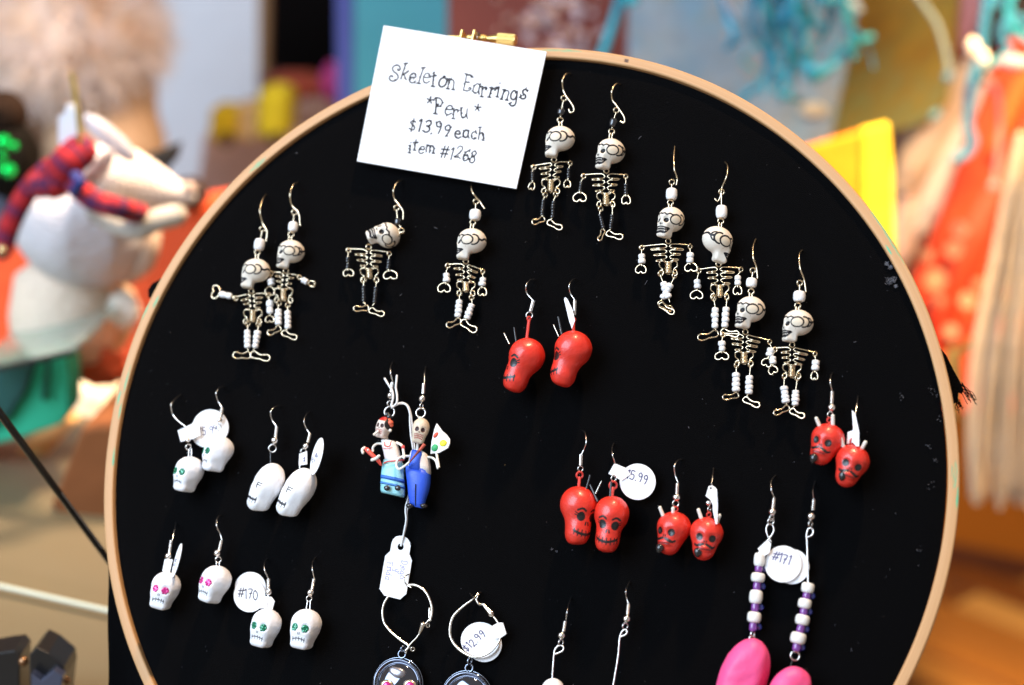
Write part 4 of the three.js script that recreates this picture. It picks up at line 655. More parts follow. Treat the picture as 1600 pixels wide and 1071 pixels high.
{
  const T = boardThing('doll_earring', 'skeleton painter doll earring in blue overalls with brush and paint palette', 'earring', 665, 573, 'tied pair of doll earrings');
  fishHook(T, [[665.5, 572], [663.4, 584], [662.8, 600]], [[662.3, 600], [661.3, 616], 0], [660, 623.5, 6.2], [[658.7, 634, 4, 1.3]]);
  T.part('jump_ring', ringG(657.5, 645.5, 7.4, 5, 1.5, 0, 0.15), M.silver);
  const sc = 40 / 1.92 * PX; T.place('skull', dollG, dollM, L(656.5, 673.5, 0.0075), skullQ(2, 0, 4), V(sc * 0.9, sc, sc));
  T.part('loop_pin', ball(656.5, 654, 3, 6.5), M.hornWhite);
  T.part('neck', prod([653, 691, 6], [652, 705, 6], 2.2), M.hornWhite);
  T.part('shirt', loft([[654, 704, 7, 5], [654.5, 707, 13, 9], [655.5, 715, 16.5, 11], [655.5, 726, 18.5, 12.5], [655, 738, 19.5, 12]]), paint(0.8, 0.72, 0.66));
  const ov = T.part('overalls', loft([[653, 732, 20.3, 13], [653.5, 741, 20.6, 14.5], [654, 752, 19.5, 15], [653.5, 764, 17.5, 14], [652, 776, 15, 12], [651.5, 786, 12.5, 9], [651.5, 793, 11.5, 7]]), paint(0.02, 0.09, 0.62));
  T.part('bib', loft([[652, 704.5, 8, 6.5, 6], [652, 708, 9.4, 8.5, 6.3], [650.5, 722, 10.6, 11.4, 6], [650, 734, 12.5, 13, 5.6]]), paint(0.025, 0.1, 0.66), ov);
  T.part('trouser_seam', pw([[649, 757, 8.6], [648.8, 772, 8], [649, 790, 6.8]], 0.7), M.blackPaint, ov);
  for (const x of [640.5, 662.5]) { const p = L(x, 791, 0.0068); T.place('shoe', new THREE.SphereGeometry(1, 14, 10), M.blackPaint, p, null, V(6.6 * PX, 4.2 * PX, 6.5 * PX)); }
  T.part('arm', pw([[640, 713, 6.5], [628, 714, 7.5], [621, 719, 8], [619.3, 729, 8.6], [623, 733.5, 9.2], [631, 729.5, 10], [640, 722, 10.6]], 1.9), M.hornWhite);
  T.part('arm', pw([[669, 714.5, 6], [676, 716, 7], [681, 721, 7.6], [684, 732, 8]], 1.9), M.hornWhite);
  T.part('hand', prod([681.5, 706, 7], [686, 731, 8], 2.2, 1.8), M.hornWhite);
  const br = T.part('brush', prod([640, 722.5, 11], [655, 704.5, 11], 1.2, 2.2), paint(0.22, 0.03, 0.02));
  T.part('brush_tip', prod([655, 704.5, 11], [663.5, 694.5, 11], 2.2, 2.8), paint(0.62, 0.1, 0.05), br);
  const pal = paperTag(T, 'palette', [[683.2, 662.8], [687, 668], [691.5, 674.3], [699, 681], [703.4, 687.5], [703, 694], [700.4, 700.4], [687, 707.9], [673.5, 709.4], [675, 692], [678.3, 676.5], [681, 667]], 7, { thick: 0.0005, m: paint(0.85, 0.84, 0.83) });
  const dab = (x, y, a, b, deg, m) => { const p = L(x, y, 0.0077); T.place('paint_dab', new THREE.SphereGeometry(1, 16, 10), m, p, new THREE.Quaternion().setFromAxisAngle(PLUS, deg * D2R), V(a * PX, b * PX, 1.6 * PX), pal); };
  dab(680.8, 680, 3, 5.2, -28, paint(0.75, 0.08, 0.03)); dab(679.2, 700, 5.2, 5.8, -20, paint(0.02, 0.4, 0.12)); dab(692.3, 692.8, 6, 5.2, 20, paint(0.9, 0.78, 0.02));
}
{
  const T = boardThing('string_tag', 'white string tag with pale handwriting hung below the two dolls', 'price tag', 627, 855);
  paperTag(T, 'tag_sheet', [[612.2, 849.5], [614.5, 843.5], [619, 839.5], [624.5, 838], [631, 838.2], [637, 842], [641, 848], [642, 854], [639.8, 866.7], [644, 876.4], [634.9, 928.6], [625.2, 937], [600.3, 931], [593, 920.8], [602.1, 869.2], [610, 861.9]], 1.4, { holes: [[626.4, 855, 5.2]], tilt: [0.03, 0.02], draw: (c, to, s) => {
    const col = '#9a98c8'; pen(c, to, s, strokes('Diego', 628, 876, 9.5, 96, 1.1, 0.4), 0.8, col); pen(c, to, s, strokes('y', 616.5, 889, 9, 98, 1.1), 0.8, col); pen(c, to, s, strokes('Frida', 606, 879, 9.5, 98, 1.1, 0.4), 0.8, col);
  } });
  T.part('cord', merge([
    pw([[627, 853, 2], [629, 842, 2.6], [632, 828, 3], [634.5, 812, 3], [633.5, 796, 3], [637, 780, 2.6], [642, 755, 1.4], [645.5, 725, 1.4], [645.2, 703, 2.4], [642, 680, 3.4], [640.5, 660, 3.8], [640, 645, 4.2], [634, 632.5, 4.6], [624, 631.5, 5], [613, 637, 5.6]], 1.5),
    pw([[626, 853, 2], [631, 836, 2.2], [635.5, 815, 2.4], [636, 798, 2.4], [640, 780, 2], [648, 735, 1.2], [648.5, 705, 2], [645, 680, 3], [643.5, 660, 3.4], [642, 648, 3.8], [637, 634, 4.2], [628, 629.5, 4.6], [619, 632, 5], [612, 638, 5.4]], 1.3),
    pw([[613, 637, 6.4], [619.5, 630, 6.6], [620.3, 618, 6.4], [618.4, 606, 6], [619.5, 594, 5.6], [620, 587, 5.4]], 1.7), pw([[611, 634, 6.6], [614, 622, 6.6], [613, 612, 6.4], [607, 602, 6], [601, 592, 5.6]], 1.7), ball(613.5, 636, 2.6, 6.6)]), M.cord);
}

// ---------------------------------------------------------------- silver lever-back hoops with dark discs
const hematite = mat(rgb(0.12, 0.13, 0.17), { metalness: 1, roughness: 0.07, clearcoat: 1, clearcoatRoughness: 0.03 });
const steelBlue = mat(rgb(0.3, 0.34, 0.42), { metalness: 1, roughness: 0.14 });
function discPendant(T, x, y, r, eyes) {
  const prof = [[0, 0.0036], [0.3, 0.0034], [0.62, 0.0026], [0.8, 0.0014], [0.83, 0.0008], [0.88, 0.0016], [0.94, 0.002], [1, 0.001], [1, -0.001], [0, -0.001]].map(([u, z]) => new THREE.Vector2(u * r * PX, z)); const g = new THREE.LatheGeometry(prof, 64); g.rotateX(Math.PI / 2); const p = L(x, y, 0.0025);
  const d = T.part('disc', g.translate(p.x, p.y, p.z), hematite);
  const rim = new THREE.TorusGeometry(r * PX, 1.1 * PX, 8, 64).translate(p.x, p.y, p.z + 0.0006); T.part('rim', rim, steelBlue, d);
  if (eyes) {
    const face = loft([[x - 1, y - 26, 9, 3, 5], [x - 1, y - 22, 14, 5, 5.1], [x - 2, y - 16, 14, 6, 5.2], [x - 1, y - 10, 6, 4, 5.3], [x - 1, y - 8, 1, 1, 5.3]]); T.part('skull_relief', face, mat(rgb(0.32, 0.31, 0.34), { metalness: 0.8, roughness: 0.3 }), d);
    for (const ex of eyes) { const q = L(ex, y + 2, 0.0062); T.place('eye_setting', new THREE.SphereGeometry(1, 18, 12), M.gold, q, null, V(11 * PX, 8.6 * PX, 4 * PX), d); const q2 = L(ex, y + 2, 0.0071); T.place('eye_stone', new THREE.IcosahedronGeometry(1, 1), gem.pink, q2, null, V(7 * PX, 5.6 * PX, 4 * PX), d); }
  }
}
{
  const T = boardThing('hoop_earring', 'silver hoop earring with a pink-eyed dark disc, threaded past the string tag', 'earring', 640, 900, 'silver hoop earrings with dark discs');
  T.part('hoop', merge([pw([[605.5, 934, 2.6], [600, 944, 3], [597.6, 956, 3], [600, 973, 3.2], [605, 981, 3.4], [611, 988, 3.6], [625, 1000, 4], [638.5, 1011, 4.2], [634, 1017, 4.4]], 2.2), pw([[636, 915, 3.4], [647, 914.5, 4], [657, 918.5, 4.4], [666, 927, 4.6], [672, 939, 4.6], [675, 952, 4.6], [674, 962, 4.6], [672, 970, 4.6]], 2.4), pw([[671, 951, 4.6], [670.5, 966, 4.8]], 1.6)]), M.steel);
  T.part('ear_wire', pw([[646.5, 897, -1], [637, 898, 2.4], [631.8, 903, 4], [631.8, 909, 4.2], [636, 915, 4], [642.5, 918.6, 4]], 1.1), M.steel);
  T.part('lever', merge([pw([[671, 968, 4.6], [666, 974, 4.8], [661, 977, 4.8]], 1.4), prod([661, 977, 4.8], [655, 991, 4.8], 4.4, 2), ball(661, 976.5, 4.4, 4.8), pw([[655, 991, 4.8], [650, 998, 4.6], [643, 1005, 4.4], [637, 1013, 4.4], [634, 1021, 4.2]], 1.5), ringG(644.6, 1015, 3, 3.4, 1.3, 0.3, 0.4), ringG(668.5, 978, 3, 3.8, 1.2, 0, 0.9)]), M.steel);
  T.part('link', merge([ringG(630, 1014.5, 4.4, 4.2, 1.4, 0, 1), ringG(628, 1022.7, 5.8, 3.6, 1.4)]), steelBlue);
  discPendant(T, 622.4, 1069.5, 40, [604.5, 640.5]);
}
{
  const T = boardThing('hoop_earring', 'silver hoop earring with a plain dark disc, round 12.99 tag inside its loop', 'earring', 745, 925, 'silver hoop earrings with dark discs');
  T.part('hoop', merge([pw([[747, 928, 1.4], [740, 936, 3], [727, 945.5, 3.6], [715, 955.5, 4]], 2), pw([[716, 954.5, 4], [708, 964, 4.2], [703.6, 977, 4.2], [703.5, 994, 4.2], [709, 1006, 4.4], [718, 1016, 4.6], [727, 1022, 4.8], [735, 1026, 5]], 2.3), pw([[735, 1027, 5], [746, 1027, 5], [757, 1024.5, 5], [768, 1018, 5], [776, 1008.5, 4.8], [781.5, 998, 4.4], [781, 985, 4], [777.5, 972.7, 3.8], [771, 963.8, 3.6]], 1.7)]), M.steel);
  T.part('ear_wire', pw([[733, 926, -1], [739, 933, 3.4], [744.5, 936, 4.6], [746.5, 932, 4.6], [748.5, 928.5, 4], [752, 926, -0.6]], 1.15), M.steel);
  T.part('lever', merge([pw([[744, 937, 4.4], [748, 944, 4.4], [753, 945, 4.2], [757, 945, 4.2]], 2), prod([756, 946, 4.2], [767.5, 959, 4.2], 2.2, 5.2), ball(767.7, 959.4, 5.2, 4.2), ball(767.7, 960, 2.2, 5.2)]), M.steel);
  T.part('link', merge([ringG(734, 1033.5, 5, 4.6, 1.5, 0, 1.2), ringG(733, 1044.5, 5.8, 3.6, 1.5)]), steelBlue);
  discPendant(T, 730, 1091, 40.5, null);
}

// ---------------------------------------------------------------- long beaded earrings with pink stones
const pinkField = (p) => { let d = ell(p, [0, 0, 0], [0.56, 1, 0.5]); d = smax(d, p.z * 0.95 + p.x * 0.1 - 0.36, 0.1); d = smax(d, p.x * 0.86 + p.z * 0.36 - 0.37, 0.1); return d + 0.01 * noise(p.x * 5, p.y * 5, p.z * 5); };
const pinkG = starMesh(pinkField, [0, 0, 0], 64, 48), pinkM = mat(rgb(0.9, 0.09, 0.27), { roughness: 0.5, bumpMap: lumpy, bumpScale: 0.00008 });
function beaded(o) {
  const T = boardThing('beaded_earring', o.label, 'earring', o.hook[0][0], o.hook[0][1], 'long beaded earrings with pink stones');
  fishHook(T, o.hook, o.sleeve, o.ball, o.rings);
  T.part('wire_stem', merge(o.wires.map((w) => pw(w.map(([x, y]) => [x, y, 4.6]), 1.5))), M.silver);
  const bs = o.beads;
  bs.forEach(([x, y, kind, rx, ry], i) => {
    const nx = bs[Math.min(i + 1, bs.length - 1)], pv = bs[Math.max(i - 1, 0)], q = alongQ(L(nx[0], nx[1], 0.0046), L(pv[0], pv[1], 0.0046)), p = L(x, y, 0.0046);
    T.place('bead', beadG, kind === 'w' ? M.creamBead : M.purpleBead, p, q, V(rx * PX, ry * PX, rx * PX));
    if (kind === 'p') { const p2 = L(x + 8, y, 0.0026); T.place('bead', beadG, M.blueBead, p2, q.clone().multiply(new THREE.Quaternion().setFromEuler(new THREE.Euler(0.7, 0, 0.5))), V(5.2 * PX, 4.4 * PX, 5.2 * PX)); }
  });
  T.part('stone_link', merge([...o.link.map(([x, y, r, t]) => ringG(x, y, r, 4.6, 1.4, 0, t))]), M.silver);
  T.part('stone_pin', prod(o.pin[0], o.pin[1], 1.3), M.blackPaint);
  const [x, y, h, yaw, rl] = o.stone, sc = h / 2 * PX; T.place('stone', pinkG, pinkM, L(x, y, 0.009), skullQ(yaw, rl), V(sc * o.fat, sc, sc));
}
beaded({ label: 'long earring of white and purple beads with a tall faceted pink stone', hook: [[1213.5, 742], [1205.5, 752], [1205.5, 766], [1210, 778.5]], sleeve: [[1209.8, 779], [1208.2, 794.5]], ball: [1207.5, 800.3, 6.2], rings: [[1206, 810, 4, 0.9], [1204.8, 815.5, 4.4, 0.3]], wires: [[[1186.5, 864], [1192, 855], [1201.6, 843], [1209.5, 829], [1206.5, 820], [1200.5, 820], [1197.5, 828], [1200, 838], [1205, 847]]],
  beads: [[1186.8, 875, 'w', 8.4, 10], [1185.8, 888.7, 'p', 6, 5.6], [1184.5, 902.8, 'w', 10.4, 7], [1183, 916.4, 'p', 5.8, 7], [1181.3, 933, 'w', 10, 10], [1180.2, 949.3, 'p', 6, 7], [1178.6, 965, 'w', 10.4, 8], [1177, 979.8, 'p', 6, 7]], link: [[1176.3, 991.5, 4.6, 1.1], [1175.4, 998, 4, 0.5]], pin: [[1174, 1000, 5], [1172, 1008, 6]], stone: [1162, 1070, 136, -8, -4], fat: 1 });
beaded({ label: 'long earring of white and purple beads on a straight wire with a rounded pink stone', hook: [[1274.5, 750], [1270.6, 766], [1271.4, 780]], sleeve: [[1272, 780.5], [1270.4, 798]], ball: [1268, 807.5, 6.2], rings: [[1266.8, 819, 4.2, 1]], wires: [[[1263, 912], [1262.4, 880], [1261.5, 850], [1261, 833], [1264, 826.5], [1269.5, 826.5], [1271, 832], [1267.5, 838], [1262, 839.5]]],
  beads: [[1262.5, 918.9, 'w', 9.6, 7.4], [1260.6, 931.3, 'p', 6, 5.4], [1257.6, 943.5, 'w', 10, 7.2], [1256.2, 956, 'p', 6, 6], [1254, 969, 'w', 10.6, 7.6], [1251.2, 983, 'p', 6, 6.6], [1247.4, 997.5, 'w', 11.6, 8.4], [1245, 1011.6, 'p', 6.2, 6.4]], link: [[1242.5, 1025.4, 6.4, 0.2]], pin: [[1239, 1031, 4.6], [1232.5, 1050, 6]], stone: [1236, 1100, 106, 20, 6], fat: 1.3 });

// ---------------------------------------------------------------- two earrings whose stones hang past the lower edge of the picture
[
  { label: 'earring on a bent silver stem ending in a white skull, near the dark disc earrings', hook: [[893.5, 931.5], [888.5, 946], [886, 957.5], [884.4, 969]], sleeve: [[883.5, 971], [880.8, 987.5]], ball: [877.8, 993.7, 6.2], rings: [[876.6, 1004.5, 4.4, 0.9]], wire: [[868.3, 1022.5], [879.5, 1017], [880.6, 1011.5], [874, 1009], [867.6, 1015], [865.6, 1026], [862.8, 1064]], top: [862, 1062] },
  { label: 'earring on a long straight silver stem, between the bent-stem earring and the beaded pair', hook: [[985, 908], [980, 917.6], [978, 925.5], [979.2, 935], [982, 943.5]], sleeve: [[982.4, 944.5], [980.8, 961]], ball: [979.6, 967.8, 6.4], rings: [[977, 979, 4.6, 0.8]], wire: [[969.7, 995.8], [979, 991], [980, 985.5], [974.5, 985], [969.8, 992.5], [965.7, 1028], [958.5, 1071], [956, 1090]], top: [955, 1086] },
].forEach((o) => {
  const T = boardThing('skull_earring', o.label, 'earring', o.hook[0][0], o.hook[0][1], 'stemmed skull earrings');
  fishHook(T, o.hook, o.sleeve, o.ball, o.rings); T.part('wire_stem', pw(o.wire.map(([x, y]) => [x, y, 4.8]), 1.6), M.silver);
  const sc = 60 / 1.96 * PX; T.place('skull', whiteG, whiteM[1], L(o.top[0] - 1, o.top[1] + 29, 0.0062), skullQ(-20), V(sc * 0.8, sc, sc * 0.8));
});

// ---------------------------------------------------------------- the shop behind: everything below lies well behind the hoop, out of focus
const W3 = (px, py, d) => EYE.clone().addScaledVector(rayW(px, py), d);
const yaw0 = Math.atan2(-camFwd.x, -camFwd.z);
const TABLE_Y = -0.1425;
const onTable = (px, py, y = TABLE_Y) => { const r = rayW(px, py); return EYE.clone().addScaledVector(r, (y - EYE.y) / r.y); };
// a thing standing upright at a photo pixel and a distance; K turns pixels into its own coordinates on the upright plane through it (z metres in front)
function bg(name, label, category, px, py, d, o = {}) {
  const g = new THREE.Group(); g.name = o.kind === 'structure' ? name : numbered(name); g.position.copy(W3(px, py, d)); g.rotation.y = yaw0 + (o.yaw ?? 0) * D2R; scene.add(g);
  g.userData = { label, category }; if (o.group) g.userData.group = o.group; if (o.kind) g.userData.kind = o.kind;
  g.updateMatrixWorld(true); const q = g.quaternion.clone().invert(), e = EYE.clone().sub(g.position).applyQuaternion(q), s = d / FOC;
  const T = { g, s };
  T.K = (x, y, z = 0) => { const r = rayW(x, y).applyQuaternion(q); return e.clone().addScaledVector(r, (z - e.z) / r.z); };
  T.part = (n, geo, m, parent = g) => mesh(n, geo, m, parent);
  T.flat = (n, poly, z, depth, m, parent = g, bevel = 0.002) => { const sh = new THREE.Shape(poly.map(([x, y]) => { const p = T.K(x, y, z); return new THREE.Vector2(p.x, p.y); })); const e2 = new THREE.ExtrudeGeometry(sh, { depth, bevelEnabled: bevel > 0, bevelThickness: bevel, bevelSize: bevel, bevelSegments: 2 }); e2.translate(0, 0, z - depth); return mesh(n, e2, m, parent); };
  T.blob = (n, x, y, rx, ry, z, m, o2 = {}) => { const { rz = rx, rot = 0, amp = 0.06, fr = 2.5, parent = g } = o2; const k = rr(0, 50), ge = starMesh((p) => p.length() - 1 - amp * noise(p.x * fr + k, p.y * fr, p.z * fr), [0, 0, 0], 40, 28); const ob = mesh(n, ge, m, parent); ob.position.copy(T.K(x, y, z)); ob.rotation.z = rot * D2R; ob.scale.set(rx * s, ry * s, rz * s); return ob; };
  T.tube = (n, pts, r, m, parent = g) => mesh(n, wire(pts.map(([x, y, z = 0]) => T.K(x, y, z)), r * s, false, 6, 10), m, parent);
  return T;
}
const dull = (r, g, b, o = {}) => mat(rgb(r, g, b), { roughness: 0.85, bumpMap: lumpy, bumpScale: 0.002, ...o });
const mottle = (cols, n = 700, sz = [10, 60], base = cols[0]) => canvasTex(512, 512, (c) => { c.fillStyle = base; c.fillRect(0, 0, 512, 512); for (let i = 0; i < n; i++) { c.globalAlpha = rr(0.08, 0.4); c.fillStyle = cols[(rnd() * cols.length) | 0]; c.beginPath(); c.ellipse(rnd() * 512, rnd() * 512, rr(...sz), rr(...sz) * 0.6, rnd() * 3, 0, 7); c.fill(); } });
const unitUV = (o) => { const g = o.geometry; g.computeBoundingBox(); const b = g.boundingBox, p = g.attributes.position, u = g.attributes.uv; for (let i = 0; i < p.count; i++) u.setXY(i, (p.getX(i) - b.min.x) / (b.max.x - b.min.x), (p.getY(i) - b.min.y) / (b.max.y - b.min.y)); return o; };

// structure: the tabletop (tan at one end, orange boards at the other) and the wall
{
  const plane = (poly, y, thick) => { const pts = poly.map(([x, z]) => new THREE.Vector2(x, -z)); const e = new THREE.ExtrudeGeometry(new THREE.Shape(pts), { depth: thick, bevelEnabled: false }); e.rotateX(-Math.PI / 2); e.translate(0, y - thick, 0); return e; };
  const tan = dull(0.22, 0.235, 0.205, { roughness: 0.5, map: mottle(['#c9b496', '#b9a283', '#d8c6aa', '#c4ab8a'], 500, [20, 90], '#c9b496') });
  const t = mesh('tabletop', plane([[-1.6, 0.5], [0.2, 0.5], [0.2, -0.06], [0.06, -0.06], [0.06, -0.75], [-1.6, -0.75]], TABLE_Y, 0.02), tan, scene); t.userData = { kind: 'structure', label: 'tan tabletop the hoop stands on', category: 'table' };
  const g = new THREE.Group(); g.name = 'board_table'; g.userData = { kind: 'structure', label: 'low orange wooden boards coloured light and dark for sun dapples, seen past the table edge', category: 'table' }; scene.add(g);
  const dappleTones = [[0.52, 0.2, 0.035], [0.62, 0.27, 0.055], [0.3, 0.09, 0.015], [0.85, 0.44, 0.11], [0.16, 0.045, 0.008], [0.56, 0.22, 0.04]].map(([r, g2, b]) => mat(rgb(r, g2, b), { roughness: 0.4, bumpMap: lumpy, bumpScale: 0.001 }));  // light and dark board colours paint in the sun dapples
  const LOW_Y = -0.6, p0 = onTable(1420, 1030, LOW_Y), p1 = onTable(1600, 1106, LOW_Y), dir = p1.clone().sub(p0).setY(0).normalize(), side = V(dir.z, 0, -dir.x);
  for (let k = -4; k < 14; k++) for (let j = -2; j < 6; j++) { const w = rr(0.05, 0.068), b = new RoundedBoxGeometry(rr(0.14, 0.3), 0.012, w, 2, 0.002), o = mesh('board', b, dappleTones[(rnd() * 6) | 0], g); const c = p0.clone().addScaledVector(side, k * 0.07 * (side.z < 0 ? 1 : -1)).addScaledVector(dir, j * 0.3 + (k % 2) * 0.11 + rr(-0.02, 0.02)); o.position.set(c.x, LOW_Y - 0.006 + rr(-0.001, 0.001), c.z); o.rotation.y = Math.atan2(-dir.z, dir.x) + rr(-0.05, 0.05); }
  mesh('underlay', plane([[-0.4, 0.5], [4, 0.5], [4, -4], [-0.4, -4]], LOW_Y - 0.011, 0.02), mat(rgb(0.3, 0.1, 0.02), { roughness: 0.5 }), g);
  const wt = bg('wall', 'dim brown shop wall far behind the goods', 'wall', 800, 400, 3.2, { kind: 'structure' }); wt.part('wall_panel', new THREE.BoxGeometry(8, 5, 0.1).translate(0, 0, -0.05), dull(0.24, 0.13, 0.075));
}
// --- upper edge, from the fur hat to the bag
{
  const T = bg('fur_hat', 'fluffy cream fur hat on a rounded tan wooden stand', 'hat', 130, 140, 1.4);
  T.part('stand', new THREE.LatheGeometry([[0, -120], [95, -120], [92, -60], [78, -20], [74, 20], [66, 60], [40, 80], [0, 84]].map(([r, y]) => new THREE.Vector2(r * T.s, y * T.s)), 40), dull(0.55, 0.36, 0.22)).position.copy(T.K(168, 152));
  const cap = T.blob('cap', 105, 50, 118, 88, 0.02, dull(0.85, 0.74, 0.66), { rz: 100, amp: 0.1 });
  const n = 5200, hair = new THREE.InstancedMesh(new THREE.ConeGeometry(0.0011, 1, 4, 1).translate(0, 0.5, 0), mat(rgb(0.97, 0.94, 0.92), { roughness: 0.9, transmission: 0.4, thickness: 0 }), n); hair.name = 'fur'; hair.userData.kind = 'stuff';
  const c = T.K(105, 50, 0.02), m4 = new THREE.Matrix4(), q = new THREE.Quaternion(), col = new THREE.Color();
  for (let i = 0; i < n; i++) { const u = rr(-1, 1), a = rnd() * 6.283, w = Math.sqrt(1 - u * u), d = V(w * Math.cos(a), u, w * Math.sin(a)), p = V(d.x * 112 * T.s, d.y * 82 * T.s, d.z * 94 * T.s).add(c); const f = d.clone().add(V(rr(-0.6, 0.6), rr(-0.7, 0.5), rr(-0.6, 0.6))).normalize(); m4.compose(p, q.setFromUnitVectors(V(0, 1, 0), f), V(1, rr(30, 80) * T.s, 1)); hair.setMatrixAt(i, m4); const k = fbm(d.x * 2.2 + 4, d.y * 2.2, d.z * 2.2); hair.setColorAt(i, k > 0.05 ? col.setRGB(1, 0.96, 0.96) : k > -0.25 ? col.setRGB(1, 0.93, 0.86) : col.setRGB(0.85, 0.68, 0.54)); }
  cap.parent.add(hair);
}
{
  const T = bg('poster_board', 'plain pale grey poster board with a thin brown wooden edge', 'board', 320, 120, 1.75);
  T.flat('panel', [[205, -70], [405, -70], [403, 120], [396, 330], [205, 330]], 0, 0.01, dull(0.74, 0.74, 0.77)); T.flat('edge_strip', [[406, -70], [419, -70], [412, 200], [405, 200]], 0.004, 0.016, dull(0.3, 0.16, 0.07));
}
{ const T = bg('black_cabinet', 'open black cabinet between the pale board and the teal book', 'cabinet', 472, 20, 1.85); T.flat('back_panel', [[400, -90], [560, -90], [560, 230], [400, 230]], -0.12, 0.01, dull(0.004, 0.003, 0.003, { specularIntensity: 0.1 })); T.flat('shelf', [[400, 150], [560, 150], [560, 165], [400, 165]], 0, 0.11, dull(0.06, 0.02, 0.012)); }
{ const T = bg('folded_shawl', 'folded dark red and magenta shawl heap behind the yellow toy', 'shawl', 480, 150, 1.62); T.blob('red_fold', 470, 138, 50, 26, 0, dull(0.4, 0.06, 0.025), { amp: 0.15 }); T.blob('dark_fold', 440, 128, 34, 18, -0.03, dull(0.12, 0.02, 0.012), { amp: 0.12 }); T.blob('magenta_fold', 521, 130, 20, 34, 0.01, dull(0.5, 0.04, 0.2), { amp: 0.15 }); T.blob('tan_fold', 492, 186, 40, 36, 0.02, dull(0.4, 0.22, 0.16), { amp: 0.12 }); }
{ const T = bg('pink_box', 'dusty pink flat box under the yellow wooden toy', 'box', 400, 260, 1.58); T.flat('box_body', [[322, 214], [500, 205], [500, 330], [300, 330], [316, 262]], 0, 0.12, dull(0.74, 0.5, 0.44)); }
{
  const T = bg('wooden_toy', 'yellow and tan wooden toy truck with a dark wheel', 'toy', 395, 190, 1.52);
  const block = (n, x0, y0, x1, y1, z, d, m, r = 0.006) => { const a = T.K(x0, y1, z), b = T.K(x1, y0, z), o = T.part(n, new RoundedBoxGeometry(b.x - a.x, b.y - a.y, d, 3, r), m); o.position.set((a.x + b.x) / 2, (a.y + b.y) / 2, z); };
  block('bonnet', 333, 166, 376, 216, 0.01, 0.05, dull(0.86, 0.62, 0.015)); block('load_bed', 372, 160, 412, 214, 0, 0.045, dull(0.78, 0.54, 0.26)); block('cab', 406, 134, 461, 212, 0.012, 0.055, dull(0.88, 0.66, 0.015), 0.012);
  for (const x of [353, 432]) { const w = T.part('wheel', new THREE.CylinderGeometry(11 * T.s, 11 * T.s, 0.012, 20).rotateX(Math.PI / 2), dull(0.14, 0.06, 0.02)); w.position.copy(T.K(x, 218, 0.04)); }
}
{ const T = bg('teal_book', 'large teal book with a violet-blue spine standing upright', 'book', 618, 60, 1.42, { yaw: 6 }); T.flat('cover', [[548, -90], [712, -90], [712, 260], [548, 260]], 0, 0.03, mat(0xffffff, { map: mottle(['#3f93a0', '#4a9fae', '#378596'], 300, [30, 90], '#4396a4'), roughness: 0.55 })); T.flat('spine', [[527, -90], [549, -90], [549, 260], [531, 260]], 0.002, 0.034, dull(0.07, 0.09, 0.32)); }
{
  const T = bg('sequin_bag', 'maroon cloth bag sewn with pale lilac sequins', 'bag', 845, 20, 1.3);
  T.flat('cloth', [[702, -90], [988, -90], [990, 170], [704, 170]], 0, 0.03, dull(0.17, 0.04, 0.03));
  const n = 90, q = new THREE.InstancedMesh(new THREE.CylinderGeometry(0.0028, 0.0028, 0.0006, 12), mat(rgb(0.9, 0.74, 0.84), { metalness: 0.8, roughness: 0.22 }), n); q.name = 'sequins'; q.userData.kind = 'stuff'; const m4 = new THREE.Matrix4(), qq = new THREE.Quaternion();
  for (let i = 0; i < n; i++) { const big = i < 26; m4.compose(T.K(big ? rr(815, 935) : rr(770, 950), big ? rr(-10, 100) : rr(-60, 110), 0.0045), qq.setFromEuler(new THREE.Euler(Math.PI / 2 + rr(-0.5, 0.7), rr(-0.5, 0.5), 0)), V(1, 1, 1).multiplyScalar(big ? rr(1, 1.9) : rr(0.6, 1.2))); q.setMatrixAt(i, m4); }
  T.g.add(q);
}
// --- hanging cloths and panels beyond the other side of the rim
{
  const T = bg('painted_panel', 'blue-grey weathered painted panel behind the turquoise yarn', 'panel', 1140, 100, 1.24);
  unitUV(T.flat('board_face', [[986, -90], [1345, -90], [1338, 10], [1312, 140], [1291, 226], [1180, 260], [986, 300]], 0, 0.015, mat(0xffffff, { map: mottle(['#7f96a8', '#8fa2b0', '#6f8698', '#9a9c9c', '#8c8478', '#6a93ad'], 900, [8, 50], '#8598a6'), roughness: 0.7 })));
  T.blob('cream_patch', 1272, 172, 22, 12, 0.004, dull(0.66, 0.58, 0.42), { rz: 4 });
}
{
  const T = bg('gilded_cloth', 'gold and moss green shot cloth hanging slantwise beside the painted panel', 'cloth', 1390, 100, 1.3);
  unitUV(T.flat('cloth_sheet', [[1340, -60], [1500, -60], [1490, 60], [1478, 160], [1440, 190], [1290, 232], [1300, 180], [1322, 90]], 0, 0.006, mat(0xffffff, { map: canvasTex(512, 512, (c) => { c.fillStyle = '#a0852f'; c.fillRect(0, 0, 512, 512); for (let i = 0; i < 800; i++) { const x = rnd() * 512, y = rnd() * 512, gr = y + (x - 256) * -0.2 + rr(-90, 90) > 300; c.globalAlpha = rr(0.08, 0.35); c.fillStyle = gr ? ['#7f9468', '#8f9a63', '#86a07c'][i % 3] : ['#b0841c', '#a98a38', '#c49426', '#93702a'][i % 4]; c.beginPath(); c.ellipse(x, y, rr(8, 60), rr(4, 18), -0.6, 0, 7); c.fill(); } }), roughness: 0.5, sheen: 0.4, sheenColor: rgb(0.6, 0.5, 0.2) })));
}
{
  const T = bg('yellow_folder', 'bright orange and yellow card folder propped below the gilded cloth', 'folder', 1335, 300, 1.12);
  T.flat('orange_cover', [[1225, 246], [1352, 208], [1352, 420], [1260, 420]], 0, 0.006, dull(0.85, 0.3, 0.004)); T.flat('yellow_flap', [[1353, 208], [1384, 200], [1390, 260], [1394, 420], [1353, 420]], 0.004, 0.01, dull(0.95, 0.66, 0.02));
}
